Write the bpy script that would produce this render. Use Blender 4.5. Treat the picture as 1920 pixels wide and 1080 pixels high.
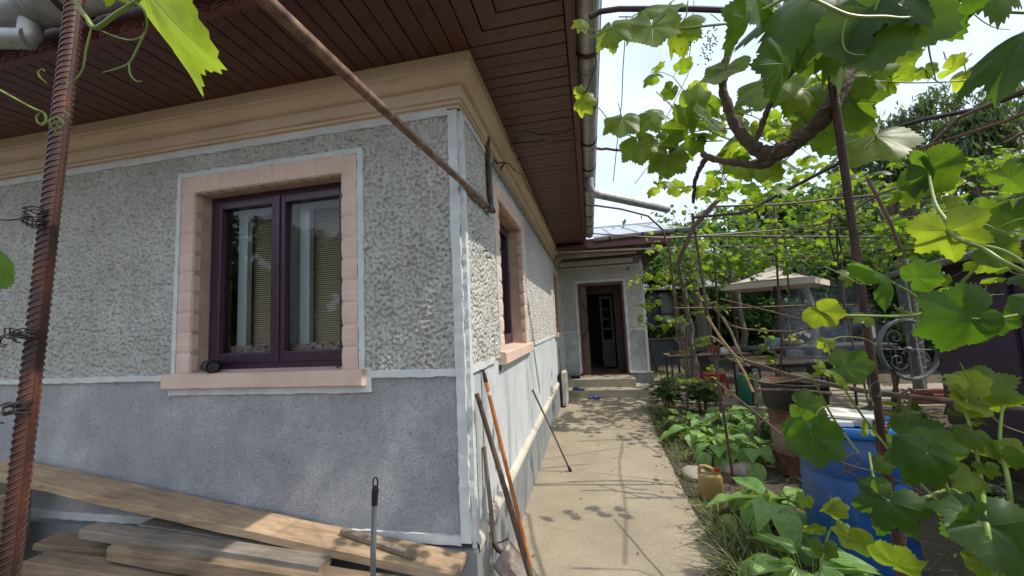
import bpy, math, random
import numpy as np
from mathutils import Vector, Matrix
R = math.radians
random.seed(7); rng = np.random.default_rng(7)
S = bpy.context.scene
col = S.collection
for o in list(bpy.data.objects): bpy.data.objects.remove(o)

# ---------------------------------------------------------------- camera
F_PX = 720.586
YAW, PITCH, ROLL = R(-11.184), R(5.455), R(-2.710)
C0 = np.array([0.685, -2.057, 1.6])
_cy, _sy = math.cos(YAW), math.sin(YAW)
FW = np.array([_sy*math.cos(PITCH), _cy*math.cos(PITCH), math.sin(PITCH)])
_r = np.array([_cy, -_sy, 0.]); _u = np.cross(_r, FW)
RT = _r*math.cos(ROLL) + _u*math.sin(ROLL); UP = -_r*math.sin(ROLL) + _u*math.cos(ROLL)
cam = bpy.data.objects.new('camera', bpy.data.cameras.new('camera')); col.objects.link(cam)
cam.data.sensor_width = 36; cam.data.lens = F_PX/1920*36
cam.data.clip_start = 0.02; cam.data.clip_end = 500
m = Matrix.Identity(4)
for i in range(3):
    m[i][0] = RT[i]; m[i][1] = UP[i]; m[i][2] = -FW[i]; m[i][3] = C0[i]
cam.matrix_world = m
S.camera = cam
S.render.resolution_x, S.render.resolution_y = 1920, 1080

# ---------------------------------------------------------------- sky, sun, exposure
SUN = Vector((1.0, -0.055, 1.28)).normalized()
EL = math.asin(SUN.z); AZ = math.atan2(SUN.x, SUN.y)
W = bpy.data.worlds.new('World'); S.world = W; W.use_nodes = True
nt = W.node_tree; nt.nodes.clear()
out = nt.nodes.new('ShaderNodeOutputWorld'); bg = nt.nodes.new('ShaderNodeBackground')
sky = nt.nodes.new('ShaderNodeTexSky'); sky.sky_type = 'NISHITA'; sky.sun_disc = False
sky.sun_elevation = EL; sky.sun_rotation = AZ; sky.air_density = 1.3; sky.dust_density = 2.2
tc = nt.nodes.new('ShaderNodeTexCoord'); mp = nt.nodes.new('ShaderNodeMapping')
mp.inputs['Scale'].default_value = (1.2, 1.2, 3.2)
nz = nt.nodes.new('ShaderNodeTexNoise'); nz.inputs['Scale'].default_value = 1.7; nz.inputs['Detail'].default_value = 7
nz.inputs['Roughness'].default_value = .55
rp = nt.nodes.new('ShaderNodeValToRGB'); rp.color_ramp.elements[0].position = .30; rp.color_ramp.elements[1].position = .66
rp.color_ramp.elements[0].color = (.35, .35, .35, 1)
rp.color_ramp.elements[1].color = (.92, .92, .92, 1)
mx = nt.nodes.new('ShaderNodeMix'); mx.data_type = 'RGBA'
mx.inputs['B'].default_value = (5.1, 5.75, 6.8, 1)
L = nt.links.new
L(tc.outputs['Generated'], mp.inputs[0]); L(mp.outputs[0], nz.inputs['Vector']); L(nz.outputs['Fac'], rp.inputs[0])
L(rp.outputs[0], mx.inputs['Factor']); L(sky.outputs[0], mx.inputs['A']); L(mx.outputs['Result'], bg.inputs[0])
bg.inputs[1].default_value = 0.14
L(bg.outputs[0], out.inputs[0])
sl = bpy.data.lights.new('sun', 'SUN'); sl.energy = 2.6; sl.angle = R(.6); sl.color = (1, .94, .84)
so = bpy.data.objects.new('sun', sl); col.objects.link(so); so.location = (6, -3, 12)
so.rotation_euler = SUN.to_track_quat('Z', 'Y').to_euler()
S.view_settings.view_transform = 'Standard'; S.view_settings.look = 'None'
S.view_settings.exposure = 0.66; S.view_settings.gamma = 1
S.cycles.max_bounces = 8; S.cycles.transparent_max_bounces = 12; S.cycles.diffuse_bounces = 4
S.cycles.transmission_bounces = 6; S.cycles.volume_bounces = 0

# ---------------------------------------------------------------- helpers
def ray(px, py): return RT*(px-960)/F_PX - UP*(py-540)/F_PX + FW
def at(px, py, d): return C0 + ray(px, py)*d                 # a point d metres in front of the lens plane
def on(px, py, axis, val):
    d = ray(px, py); return C0 + d*((val-C0[axis])/d[axis])

def tag(o, label, cat, group=None, kind=None):
    o['label'] = label; o['category'] = cat
    if group: o['group'] = group
    if kind: o['kind'] = kind
    return o
def empty(name, loc, label, cat, group=None):
    o = bpy.data.objects.new(name, None); col.objects.link(o); o.location = tuple(loc)
    o.empty_display_size = .1
    return tag(o, label, cat, group)
def wloc(p):
    v = np.zeros(3)
    while p is not None: v = v + np.array(p.location); p = p.parent
    return v
def link_mesh(me, name, mat, parent, smooth=False):
    me.materials.append(mat)
    o = bpy.data.objects.new(name, me); col.objects.link(o)
    if parent is not None: o.parent = parent
    if smooth: me.polygons.foreach_set('use_smooth', [True]*len(me.polygons))
    me.update(); return o
class MB:
    def __init__(s): s.v = []; s.f = []
    def add(s, vs, fs):
        n = len(s.v); s.v += [tuple(map(float, v)) for v in vs]; s.f += [tuple(i+n for i in f) for f in fs]; return s
    def box(s, a, b):
        x0, y0, z0 = a; x1, y1, z1 = b
        return s.add([(x0,y0,z0),(x1,y0,z0),(x1,y1,z0),(x0,y1,z0),(x0,y0,z1),(x1,y0,z1),(x1,y1,z1),(x0,y1,z1)],
                     [(0,3,2,1),(4,5,6,7),(0,1,5,4),(1,2,6,5),(2,3,7,6),(3,0,4,7)])
    def hexa(s, p): return s.add(p, [(0,3,2,1),(4,5,6,7),(0,1,5,4),(1,2,6,5),(2,3,7,6),(3,0,4,7)])
    def obox(s, c, ax, ay, az):   # centre + three half vectors
        c, ax, ay, az = map(np.array, (c, ax, ay, az))
        return s.hexa([c-ax-ay-az, c+ax-ay-az, c+ax+ay-az, c-ax+ay-az, c-ax-ay+az, c+ax-ay+az, c+ax+ay+az, c-ax+ay+az])
    def bar(s, a, b, w, h, up=(0,0,1)):
        a, b = np.array(a, float), np.array(b, float); d = b-a; l = np.linalg.norm(d); d /= l
        side = np.cross(d, up); side /= np.linalg.norm(side); u2 = np.cross(side, d)
        return s.obox((a+b)/2, d*l/2, side*w/2, u2*h/2)
    def tube(s, pts, r, n=8, cap=True):
        pts = [np.array(p, float) for p in pts]; k = len(pts)
        rr = r if hasattr(r, '__len__') else [r]*k
        base = len(s.v); prev = None
        for i, p in enumerate(pts):
            t = pts[min(i+1, k-1)]-pts[max(i-1, 0)]; t = t/(np.linalg.norm(t)+1e-9)
            if prev is None:
                a = np.array([0,0,1.]) if abs(t[2]) < .9 else np.array([1.,0,0]); x = np.cross(t, a)
            else: x = prev - t*(prev@t)
            x /= (np.linalg.norm(x)+1e-9); prev = x; y = np.cross(t, x)
            for j in range(n):
                a = 2*math.pi*j/n; s.v.append(tuple(p+(x*math.cos(a)+y*math.sin(a))*rr[i]))
        for i in range(k-1):
            for j in range(n):
                q = base+i*n; s.f.append((q+j, q+(j+1)%n, q+n+(j+1)%n, q+n+j))
        if cap: s.f.append(tuple(base+j for j in range(n))[::-1]); s.f.append(tuple(base+(k-1)*n+j for j in range(n)))
        return s
    def lathe(s, c, prof, n=32, closed=False):   # prof: (r, z)
        b = len(s.v); k = len(prof)
        for r, z in prof:
            for j in range(n):
                a = 2*math.pi*j/n; s.v.append((c[0]+r*math.cos(a), c[1]+r*math.sin(a), c[2]+z))
        for i in range(k-1):
            for j in range(n): q = b+i*n; s.f.append((q+j, q+(j+1)%n, q+n+(j+1)%n, q+n+j))
        return s
    def ell(s, c, rad, n=12, m=8, rot=None):
        b = len(s.v)
        for i in range(m+1):
            th = math.pi*i/m
            for j in range(n):
                a = 2*math.pi*j/n; p = np.array([rad[0]*math.sin(th)*math.cos(a), rad[1]*math.sin(th)*math.sin(a), rad[2]*math.cos(th)])
                if rot is not None: p = rot@p
                s.v.append(tuple(p+np.array(c)))
        for i in range(m):
            for j in range(n): q = b+i*n; s.f.append((q+j, q+n+j, q+n+(j+1)%n, q+(j+1)%n))
        return s
    def build(s, name, mat, parent=None, smooth=False, bevel=0):
        w = wloc(parent) if parent is not None else np.zeros(3)
        me = bpy.data.meshes.new(name)
        vv = (np.array(s.v)-w) if s.v else np.zeros((0, 3))
        me.from_pydata([tuple(v) for v in vv], [], s.f); me.validate()
        o = link_mesh(me, name, mat, parent, smooth)
        if bevel:
            b = o.modifiers.new('bevel', 'BEVEL'); b.width = bevel; b.segments = 2; b.limit_method = 'ANGLE'; b.angle_limit = R(40)
        if smooth:
            o.modifiers.new('en', 'WEIGHTED_NORMAL') if False else None
            try: me.set_sharp_from_angle(angle=R(42))
            except Exception: pass
        return o
def np_mesh(name, V, loops, sizes, mat, parent=None, smooth=True, uv=None, tint=None, org=None):
    w = wloc(parent) if parent is not None else np.zeros(3)
    V = np.asarray(V, dtype=np.float32)-w.astype(np.float32)
    me = bpy.data.meshes.new(name); me.vertices.add(len(V)); me.vertices.foreach_set('co', V.ravel())
    me.loops.add(len(loops)); me.loops.foreach_set('vertex_index', np.asarray(loops, dtype=np.int32))
    sizes = np.asarray(sizes, dtype=np.int32); st = np.concatenate([[0], np.cumsum(sizes)[:-1]]).astype(np.int32)
    me.polygons.add(len(sizes)); me.polygons.foreach_set('loop_start', st); me.polygons.foreach_set('loop_total', sizes)
    if smooth: me.polygons.foreach_set('use_smooth', np.ones(len(sizes), dtype=bool))
    if uv is not None:
        ul = me.uv_layers.new(name='UVMap'); ul.data.foreach_set('uv', np.asarray(uv, dtype=np.float32)[np.asarray(loops)].ravel())
    if tint is not None:
        a = me.attributes.new('tint', 'FLOAT', 'POINT'); a.data.foreach_set('value', np.asarray(tint, dtype=np.float32))
    me.update(calc_edges=True); me.validate()
    me.materials.append(mat)
    o = bpy.data.objects.new(name, me); col.objects.link(o)
    if parent is not None: o.parent = parent
    return o

# ---------------------------------------------------------------- materials
class N:
    def __init__(s, name):
        s.m = bpy.data.materials.new(name); s.m.use_nodes = True; s.t = s.m.node_tree
        s.t.nodes.clear(); s.out = s.t.nodes.new('ShaderNodeOutputMaterial')
        s.b = s.t.nodes.new('ShaderNodeBsdfPrincipled'); s.t.links.new(s.b.outputs[0], s.out.inputs[0])
    def n(s, ty, **k):
        x = s.t.nodes.new(ty)
        for a, v in k.items():
            if a.startswith('i_'): x.inputs[a[2:].replace('_', ' ')].default_value = v
            else: setattr(x, a, v)
        return x
    def l(s, a, b): s.t.links.new(a, b)
    def obj(s, scale=(1,1,1), rot=(0,0,0)):
        t = s.n('ShaderNodeNewGeometry'); mp = s.n('ShaderNodeMapping'); mp.inputs['Scale'].default_value = scale
        mp.inputs['Rotation'].default_value = rot
        s.l(t.outputs['Position'], mp.inputs[0]); return mp.outputs[0]
    def noise(s, vec, scale, detail=4, rough=.55, dist=0):
        x = s.n('ShaderNodeTexNoise'); x.inputs['Scale'].default_value = scale; x.inputs['Detail'].default_value = detail
        x.inputs['Roughness'].default_value = rough; x.inputs['Distortion'].default_value = dist
        if vec is not None: s.l(vec, x.inputs['Vector'])
        return x.outputs['Fac']
    def ramp(s, fac, stops):
        x = s.n('ShaderNodeValToRGB'); e = x.color_ramp.elements
        while len(e) > 1: e.remove(e[-1])
        e[0].position = stops[0][0]; c = stops[0][1]; e[0].color = c if len(c) == 4 else (*c, 1)
        for p, c in stops[1:]:
            q = e.new(p); q.color = c if len(c) == 4 else (*c, 1)
        s.l(fac, x.inputs[0]); return x.outputs[0]
    def mix(s, fac, a, b, mode='MIX'):
        x = s.n('ShaderNodeMix', data_type='RGBA', blend_type=mode)
        for nm, v in (('Factor', fac), ('A', a), ('B', b)):
            if hasattr(v, 'links'): s.l(v, x.inputs[nm])
            else: x.inputs[nm].default_value = v if nm == 'Factor' else (*v, 1) if len(v) == 3 else v
        return x.outputs['Result']
    def math(s, op, a, b=0, c=None, clamp=False):
        x = s.n('ShaderNodeMath', operation=op); x.use_clamp = clamp
        for i, v in enumerate((a, b, c)):
            if v is None: continue
            if hasattr(v, 'links'): s.l(v, x.inputs[i])
            else: x.inputs[i].default_value = v
        return x.outputs[0]
    def bump(s, h, strength=.3, dist=.01):
        x = s.n('ShaderNodeBump'); x.inputs['Strength'].default_value = strength; x.inputs['Distance'].default_value = dist
        s.l(h, x.inputs['Height']); s.l(x.outputs[0], s.b.inputs['Normal']); return x
    def col(s, c):
        if hasattr(c, 'links'): s.l(c, s.b.inputs['Base Color'])
        else: s.b.inputs['Base Color'].default_value = (*c, 1)
    def set(s, **k):
        for a, v in k.items(): s.b.inputs[a.replace('_', ' ')].default_value = v
        return s
def simple(name, c, rough=.6, var=.25, scale=12, bump=.15, metal=0, c2=None, bscale=None, dist=.004, spec=.5):
    n = N(name); v = n.obj()
    f = n.noise(v, scale, 5, .6)
    d = c2 if c2 else tuple(x*(1-var) for x in c)
    n.col(n.ramp(f, [(.3, d), (.7, c)])); n.set(Roughness=rough, Metallic=metal)
    n.b.inputs['Specular IOR Level'].default_value = spec
    if bump: n.bump(n.noise(v, bscale or scale*4, 4), bump, dist)
    return n.m
def wood(name, c1, c2, rough=.75, axis=0, scale=1.0, bump=.3, dark=(.12,.07,.04)):
    n = N(name); sc = [14, 14, 14]; sc[axis] = 1.1; v = n.obj(tuple(x*scale for x in sc))
    f = n.noise(v, 2.2, 6, .62, .6)
    g = n.noise(n.obj((3, 3, 3)), 1.3, 3)
    c = n.ramp(f, [(.32, c2), (.5, tuple((a+b)/2 for a, b in zip(c1, c2))), (.68, c1)])
    st = n.ramp(g, [(.35, (.6,.6,.58)), (.62, (1, 1, 1))])
    c = n.mix(.75, c, st, 'MULTIPLY')
    kn = n.noise(n.obj((9, 9, 9)), 1.0, 2, .5, 1.5)
    c = n.mix(n.ramp(kn, [(.70, (0,0,0)), (.76, (1,1,1))]), c, dark)
    n.col(c); n.set(Roughness=rough); n.bump(f, bump, .003); return n.m
M = {}
# upper roughcast: warm grey masonry paint, stains and small dark flecks at random
n = N('roughcast_grey'); v = n.obj()
a = n.noise(v, 2.1, 5, .6); b = n.noise(v, 55, 3, .6)
c = n.ramp(a, [(.3, (.45, .432, .395)), (.7, (.60, .58, .535))]); sg = n.noise(n.obj((1.6,1.6,.25)), 2.3, 5, .7); c = n.mix(n.ramp(sg, [(.52, (0,0,0)), (.72, (.5,.5,.5))]), c, (.38, .36, .315))
c = n.mix(n.ramp(b, [(.35, (.8,.8,.8)), (.5, (0,0,0))]), c, (.27, .262, .235))
n.col(c); n.set(Roughness=.85); n.bump(n.noise(v, 110, 5, .75), .8, .006); M['rough'] = n.m
# lower wall: blue grey, mottled and streaked
n = N('dado_blue_grey'); v = n.obj(); st = n.obj((4, 4, .7))
a = n.noise(v, 1.9, 6, .65); s_ = n.noise(st, 1.7, 5, .7, .4); b = n.noise(v, 62, 3, .6, 2.2)
c = n.ramp(a, [(.34, (.36, .36, .37)), (.5, (.46, .463, .468)), (.66, (.64, .645, .645))])
c = n.mix(n.math('MULTIPLY', n.ramp(s_, [(.52, (0,0,0)), (.75, (1,1,1))]), .55), c, (.36, .37, .38))
c = n.mix(n.ramp(b, [(.33, (1,1,1)), (.44, (0,0,0))]), c, (.18, .19, .21)); c = n.mix(n.ramp(b, [(.56, (0,0,0)), (.66, (.6,.6,.6))]), c, (.42, .435, .45))  # hollows of the bump darkened, so relief shading sits in the colour
n.col(c); n.set(Roughness=.5); n.bump(b, 1.0, .016); M['dado'] = n.m
n = N('dado_washed_side'); v = n.obj(); st = n.obj((2.6, 2.6, .30))
a = n.noise(v, 2.6, 6, .65); s_ = n.noise(st, 1.9, 6, .72, .3); b = n.noise(v, 75, 4, .7, 1.2)
c = n.ramp(a, [(.25, (.45, .48, .50)), (.75, (.64, .66, .67))])
c = n.mix(n.math('MULTIPLY', n.ramp(s_, [(.53, (0,0,0)), (.66, (1,1,1))]), .62), c, (.22, .235, .25)); c = n.mix(n.ramp(b, [(.33, (.8,.8,.8)), (.44, (0,0,0))]), c, (.25, .27, .29))
n.col(c); n.set(Roughness=.7); n.bump(b, .6, .005); M['dado_side'] = n.m
M['white'] = simple('white_paint', (.66, .69, .68), .6, .2, 7, .35, bscale=60, c2=(.50, .52, .50))
M['base_white'] = simple('base_strip_paint', (.62, .58, .50), .6, .3, 6, .4, bscale=50, c2=(.45, .40, .33))
n = N('plinth_cement'); v = n.obj(); st = n.obj((3, 3, .8))
a = n.noise(v, 3, 6, .65); s_ = n.noise(st, 2.1, 5, .7)
c = n.ramp(a, [(.3, (.16, .17, .18)), (.7, (.27, .28, .29))]); c = n.mix(n.ramp(s_, [(.55, (0,0,0)), (.75, (.8,.8,.8))]), c, (.38, .385, .38))
n.col(c); n.set(Roughness=.75); n.bump(n.noise(v, 40, 5, .65), .35, .005); M['plinth'] = n.m
n = N('cornice_peach'); v = n.obj()
c = n.ramp(n.noise(v, 2.5, 5, .6), [(.3, (.56, .42, .29)), (.7, (.66, .52, .385))]); dk = n.noise(n.obj((1.2,1.2,22)), 1.5, 4)
c = n.mix(n.ramp(dk, [(.62, (0,0,0)), (.78, (.55,.55,.55))]), c, (.27, .18, .12))
n.col(c); n.set(Roughness=.7); n.bump(n.noise(v, 30, 5), .3, .004); M['cornice'] = n.m
M['pink'] = simple('window_surround_pink', (.72, .535, .435), .7, .2, 4, .6, bscale=30, dist=.006, c2=(.58,.415,.33))
M['reveal'] = simple('window_reveal_ochre', (.50, .36, .28), .7, .3, 5, .4, bscale=22)
M['purple'] = simple('frame_aubergine_paint', (.062, .028, .050), .30, .4, 22, .22, bscale=45)
n = N('soffit_board_varnish'); v = n.obj((6, 6, 6)); f = n.noise(n.obj((4,4,4)), 1.4, 5, .7)
g = n.noise(v, 3.2, 6, .7, .8)
c = n.ramp(g, [(.3, (.044, .013, .009)), (.7, (.125, .035, .023))]); c = n.mix(n.math('MULTIPLY', n.ramp(f, [(.45, (0,0,0)), (.7, (1,1,1))]), .5), c, (.095, .040, .028))
n.col(c); n.set(Roughness=.42); n.bump(g, .2, .003); M['soffit'] = n.m
M['gap'] = simple('soffit_shadow_gap', (.012, .008, .007), .9, .2, 5, 0)
M['fascia'] = simple('fascia_oxblood', (.14, .042, .035), .45, .35, 8, .25, bscale=40)
n = N('zinc'); v = n.obj((1,1,1)); a = n.noise(v, 7, 5, .7)
n.col(n.ramp(a, [(.3, (.22, .22, .205)), (.7, (.43, .44, .43))])); n.set(Metallic=.55); n.l(n.ramp(n.noise(v, 20, 4), [(.3, (.35,.35,.35)), (.7, (.6,.6,.6))]), n.b.inputs['Roughness']); M['zinc'] = n.m
M['sheet'] = simple('roof_sheet_metal', (.50, .52, .54), .45, .25, 3, .1, metal=.4)
n = N('rust'); v = n.obj(); a = n.noise(v, 22, 6, .7); b = n.noise(v, 5, 4)
c = n.ramp(a, [(.3, (.035, .020, .015)), (.55, (.105, .055, .036)), (.75, (.22, .115, .068))])
c = n.mix(n.ramp(b, [(.5, (0,0,0)), (.7, (.7,.7,.7))]), c, (.11, .09, .08))
n.col(c); n.set(Roughness=.62, Metallic=.25); n.bump(a, .35, .003); M['rust'] = n.m
n = N('rust_pipe'); v = n.obj(); a = n.noise(v, 24, 6, .7)
n.col(n.ramp(a, [(.3, (.07, .038, .026)), (.5, (.20, .115, .075)), (.72, (.38, .25, .17))])); n.set(Roughness=.48, Metallic=.25); n.bump(a, .3, .002); M['rustpipe'] = n.m
M['wire'] = simple('tie_wire', (.10, .085, .075), .45, .4, 40, .1, metal=.7)
M['darkmetal'] = simple('dark_iron', (.055, .04, .035), .55, .4, 20, .2, metal=.4)
n = N('rod_paint'); v = n.obj(); a = n.noise(v, 14, 6, .7)
c = n.ramp(a, [(.35, (.030, .018, .015)), (.55, (.075, .030, .022)), (.72, (.17, .062, .036))])
n.col(c); n.set(Roughness=.42, Metallic=.2); n.bump(n.noise(v, 60, 4), .3, .002); M['rod'] = n.m
n = N('path_concrete'); v = n.obj(); a = n.noise(v, 1.4, 6, .65); b = n.noise(v, 60, 4, .75); g = n.noise(v, 9, 5, .7)
c = n.ramp(a, [(.3, (.25, .207, .143)), (.7, (.40, .34, .242))])
c = n.mix(n.math('MULTIPLY', n.ramp(g, [(.5, (0,0,0)), (.68, (1,1,1))]), .4), c, (.30, .235, .16))
vo = n.n('ShaderNodeTexVoronoi'); vo.inputs['Scale'].default_value = 85; n.l(v, vo.inputs['Vector'])
c = n.mix(n.math('MULTIPLY', n.ramp(vo.outputs['Distance'], [(.12, (1,1,1)), (.3, (0,0,0))]), .4), c, (.56, .49, .38))
vc = n.n('ShaderNodeTexVoronoi', feature='DISTANCE_TO_EDGE'); vc.inputs['Scale'].default_value = .55
dv = n.n('ShaderNodeVectorMath', operation='MULTIPLY_ADD'); nn = n.n('ShaderNodeTexNoise'); nn.inputs['Scale'].default_value = 3; nn.inputs['Detail'].default_value = 6; n.l(v, nn.inputs['Vector'])
dv.inputs[1].default_value = (.35, .35, 0); n.l(nn.outputs['Color'], dv.inputs[0]); n.l(v, dv.inputs[2]); n.l(dv.outputs[0], vc.inputs['Vector'])
ck = n.ramp(vc.outputs['Distance'], [(.0, (1,1,1)), (.006, (0,0,0))])
c = n.mix(n.ramp(n.noise(v, 42, 5, .8), [(.36, (.5,.5,.5)), (.5, (0,0,0))]), c, (.20, .165, .115)); gr = n.noise(v, 140, 3, .7); c = n.mix(n.ramp(gr, [(.34, (.55,.55,.55)), (.5, (0,0,0))]), c, (.17, .14, .10)); c = n.mix(n.ramp(gr, [(.6, (0,0,0)), (.7, (.45,.45,.45))]), c, (.62, .56, .46))
c = n.mix(n.math('MULTIPLY', ck, .22), c, (.14, .11, .08))
n.col(c); n.set(Roughness=.85); n.bump(b, .4, .005); M['path'] = n.m
n = N('step_cement'); v = n.obj(); a = n.noise(v, 3, 6, .7); b = n.noise(v, 70, 4, .7)
n.col(n.ramp(a, [(.3, (.27, .24, .18)), (.7, (.43, .385, .30))])); n.set(Roughness=.85); n.bump(b, .3, .004); M['step'] = n.m
n = N('garden_soil'); v = n.obj(); a = n.noise(v, 4, 8, .7); b = n.noise(v, 38, 6, .75)
c = n.ramp(b, [(.3, (.045, .032, .022)), (.55, (.12, .09, .065)), (.75, (.24, .19, .14))]); c = n.mix(n.ramp(a, [(.5, (0,0,0)), (.65, (.8,.8,.8))]), c, (.07, .075, .03))
n.col(c); n.set(Roughness=.95); n.bump(b, .9, .03); M['soil'] = n.m
M['plank'] = wood('sawn_pine', (.52, .37, .225), (.30, .20, .12), axis=0)
M['oldwood'] = wood('weathered_board', (.31, .265, .215), (.17, .14, .11), axis=0)
M['oldwood2'] = wood('weathered_board_brown', (.34, .245, .16), (.17, .115, .07), axis=0)
M['handle'] = wood('tool_handle_dark', (.16, .10, .065), (.06, .038, .026), axis=2, bump=.2)
M['handle2'] = wood('tool_handle_grey', (.30, .235, .17), (.14, .10, .07), axis=2, bump=.2)
M['orange'] = simple('orange_handle_paint', (.56, .185, .045), .4, .35, 16, .2)
M['greyplastic'] = simple('grey_handle', (.16, .165, .17), .4, .2, 10, .05)
M['black'] = simple('black_plastic', (.009, .009, .010), .5, .2, 10, .05)
M['dirtywhite'] = simple('radiator_enamel', (.60, .57, .50), .45, .2, 8, .1)
M['concrete_bucket'] = simple('beige_drum_plastic', (.36, .30, .20), .5, .35, 6, .2)
M['blueshoe'] = simple('blue_slipper_foam', (.045, .085, .28), .6, .3, 30, .2)
M['darkshoe'] = simple('dark_shoe', (.02, .018, .018), .5, .3, 30, .1)
n = N('barrel_blue'); v = n.obj(); a = n.noise(v, 6, 5, .7); b = n.noise(n.obj((25,25,4)), 1.5, 5, .7)
c = n.ramp(a, [(.3, (.005, .048, .18)), (.7, (.010, .078, .25))]); c = n.mix(n.math('MULTIPLY', n.ramp(b, [(.52, (0,0,0)), (.7, (1,1,1))]), .5), c, (.10, .15, .20))
n.col(c); n.set(Roughness=.38); n.bump(n.noise(v, 40, 4), .12, .002); M['blue'] = n.m
n = N('barrel_rust'); v = n.obj(); a = n.noise(n.obj((1,1,.5)), 9, 6, .72); b = n.noise(v, 3.2, 5)
c = n.ramp(a, [(.3, (.045, .024, .017)), (.55, (.15, .066, .042)), (.75, (.25, .13, .088))]); c = n.mix(n.ramp(b, [(.5, (0,0,0)), (.62, (.8,.8,.8))]), c, (.26, .22, .18))
n.col(c); n.set(Roughness=.75); n.bump(a, .5, .004); M['barrust'] = n.m
M['canister'] = simple('canister_khaki', (.37, .255, .085), .42, .3, 9, .12, spec=.5)
M['red'] = simple('red_plastic', (.42, .022, .028), .4, .3, 12, .08)
M['stone'] = simple('pale_stone', (.40, .345, .28), .85, .4, 9, .7, bscale=20, dist=.01)
M['shed'] = simple('shed_plum_wall', (.062, .036, .062), .55, .25, 1.6, .25, bscale=14)
M['gate'] = simple('grey_iron_paint', (.13, .14, .15), .5, .3, 9, .1)
M['canvas'] = simple('umbrella_canvas', (.60, .505, .42), .85, .12, 3, .2, bscale=60)
M['greencyl'] = simple('green_cylinder', (.012, .16, .10), .45, .3, 12, .1)
M['tablewood'] = simple('table_board', (.34, .25, .17), .75, .4, 8, .3)
M['paper'] = simple('white_board', (.72, .68, .62), .6, .15, 10, .1)
M['bark'] = simple('vine_bark', (.12, .078, .05), .9, .6, 30, .9, bscale=60, dist=.01)
M['treebark'] = simple('tree_bark', (.17, .14, .11), .9, .5, 16, .9, bscale=30, dist=.02)
M['greenstem'] = simple('green_shoot', (.22, .30, .05), .5, .4, 30, .1)
M['cane'] = simple('brown_cane', (.17, .095, .055), .7, .5, 40, .3)
M['bamboo'] = simple('yellow_cane', (.40, .27, .10), .55, .3, 20, .2)
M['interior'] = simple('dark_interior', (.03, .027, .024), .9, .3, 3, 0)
M['innerwhite'] = simple('inner_frame_paint', (.62, .68, .70), .5, .1, 4, 0)
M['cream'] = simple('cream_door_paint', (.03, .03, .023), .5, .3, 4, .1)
M['curtain'] = simple('net_curtain', (.55, .55, .52), .9, .2, 8, .1)
M['brick'] = simple('brick_heap', (.28, .11, .075), .9, .4, 10, .5)
M['paleblue'] = simple('pale_blue_paint', (.28, .38, .46), .6, .3, 5, .1)
# blinds
n = N('cane_blind'); v = n.obj(); sp = n.n('ShaderNodeSeparateXYZ'); n.l(v, sp.inputs[0])
w_ = n.math('SINE', n.math('MULTIPLY', sp.outputs[2], 420.0))
c = n.ramp(n.math('MULTIPLY_ADD', w_, .5, .5), [(.1, (.22, .165, .105)), (.5, (.62, .50, .35))]); n.col(c); n.set(Roughness=.7); M['blind'] = n.m
n = N('patterned_cloth'); v = n.obj((30, 30, 30)); c = n.ramp(n.noise(v, 1.6, 3, .6), [(.40, (.05, .05, .09)), (.47, (.55, .52, .48)), (.54, (.42, .04, .05)), (.62, (.6, .58, .5))])
n.col(c); M['cloth'] = n.m
# glass: fresnel mix of a clear pane and its mirror reflection
n = N('window_glass'); tr = n.n('ShaderNodeBsdfTransparent'); tr.inputs[0].default_value = (.90, .93, .91, 1)
gl = n.n('ShaderNodeBsdfGlossy'); gl.inputs['Roughness'].default_value = .015; gl.inputs[0].default_value = (.95, .97, 1, 1)
fr = n.n('ShaderNodeFresnel'); fr.inputs[0].default_value = 1.48; ms = n.n('ShaderNodeMixShader')
gv = n.noise(n.obj(), 3, 2); bb = n.n('ShaderNodeBump'); bb.inputs['Strength'].default_value = .04; bb.inputs['Distance'].default_value = .01; n.l(gv, bb.inputs['Height']); n.l(bb.outputs[0], gl.inputs['Normal'])
n.l(fr.outputs[0], ms.inputs[0]); n.l(tr.outputs[0], ms.inputs[1]); n.l(gl.outputs[0], ms.inputs[2]); n.l(ms.outputs[0], n.out.inputs[0]); M['glass'] = n.m

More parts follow.
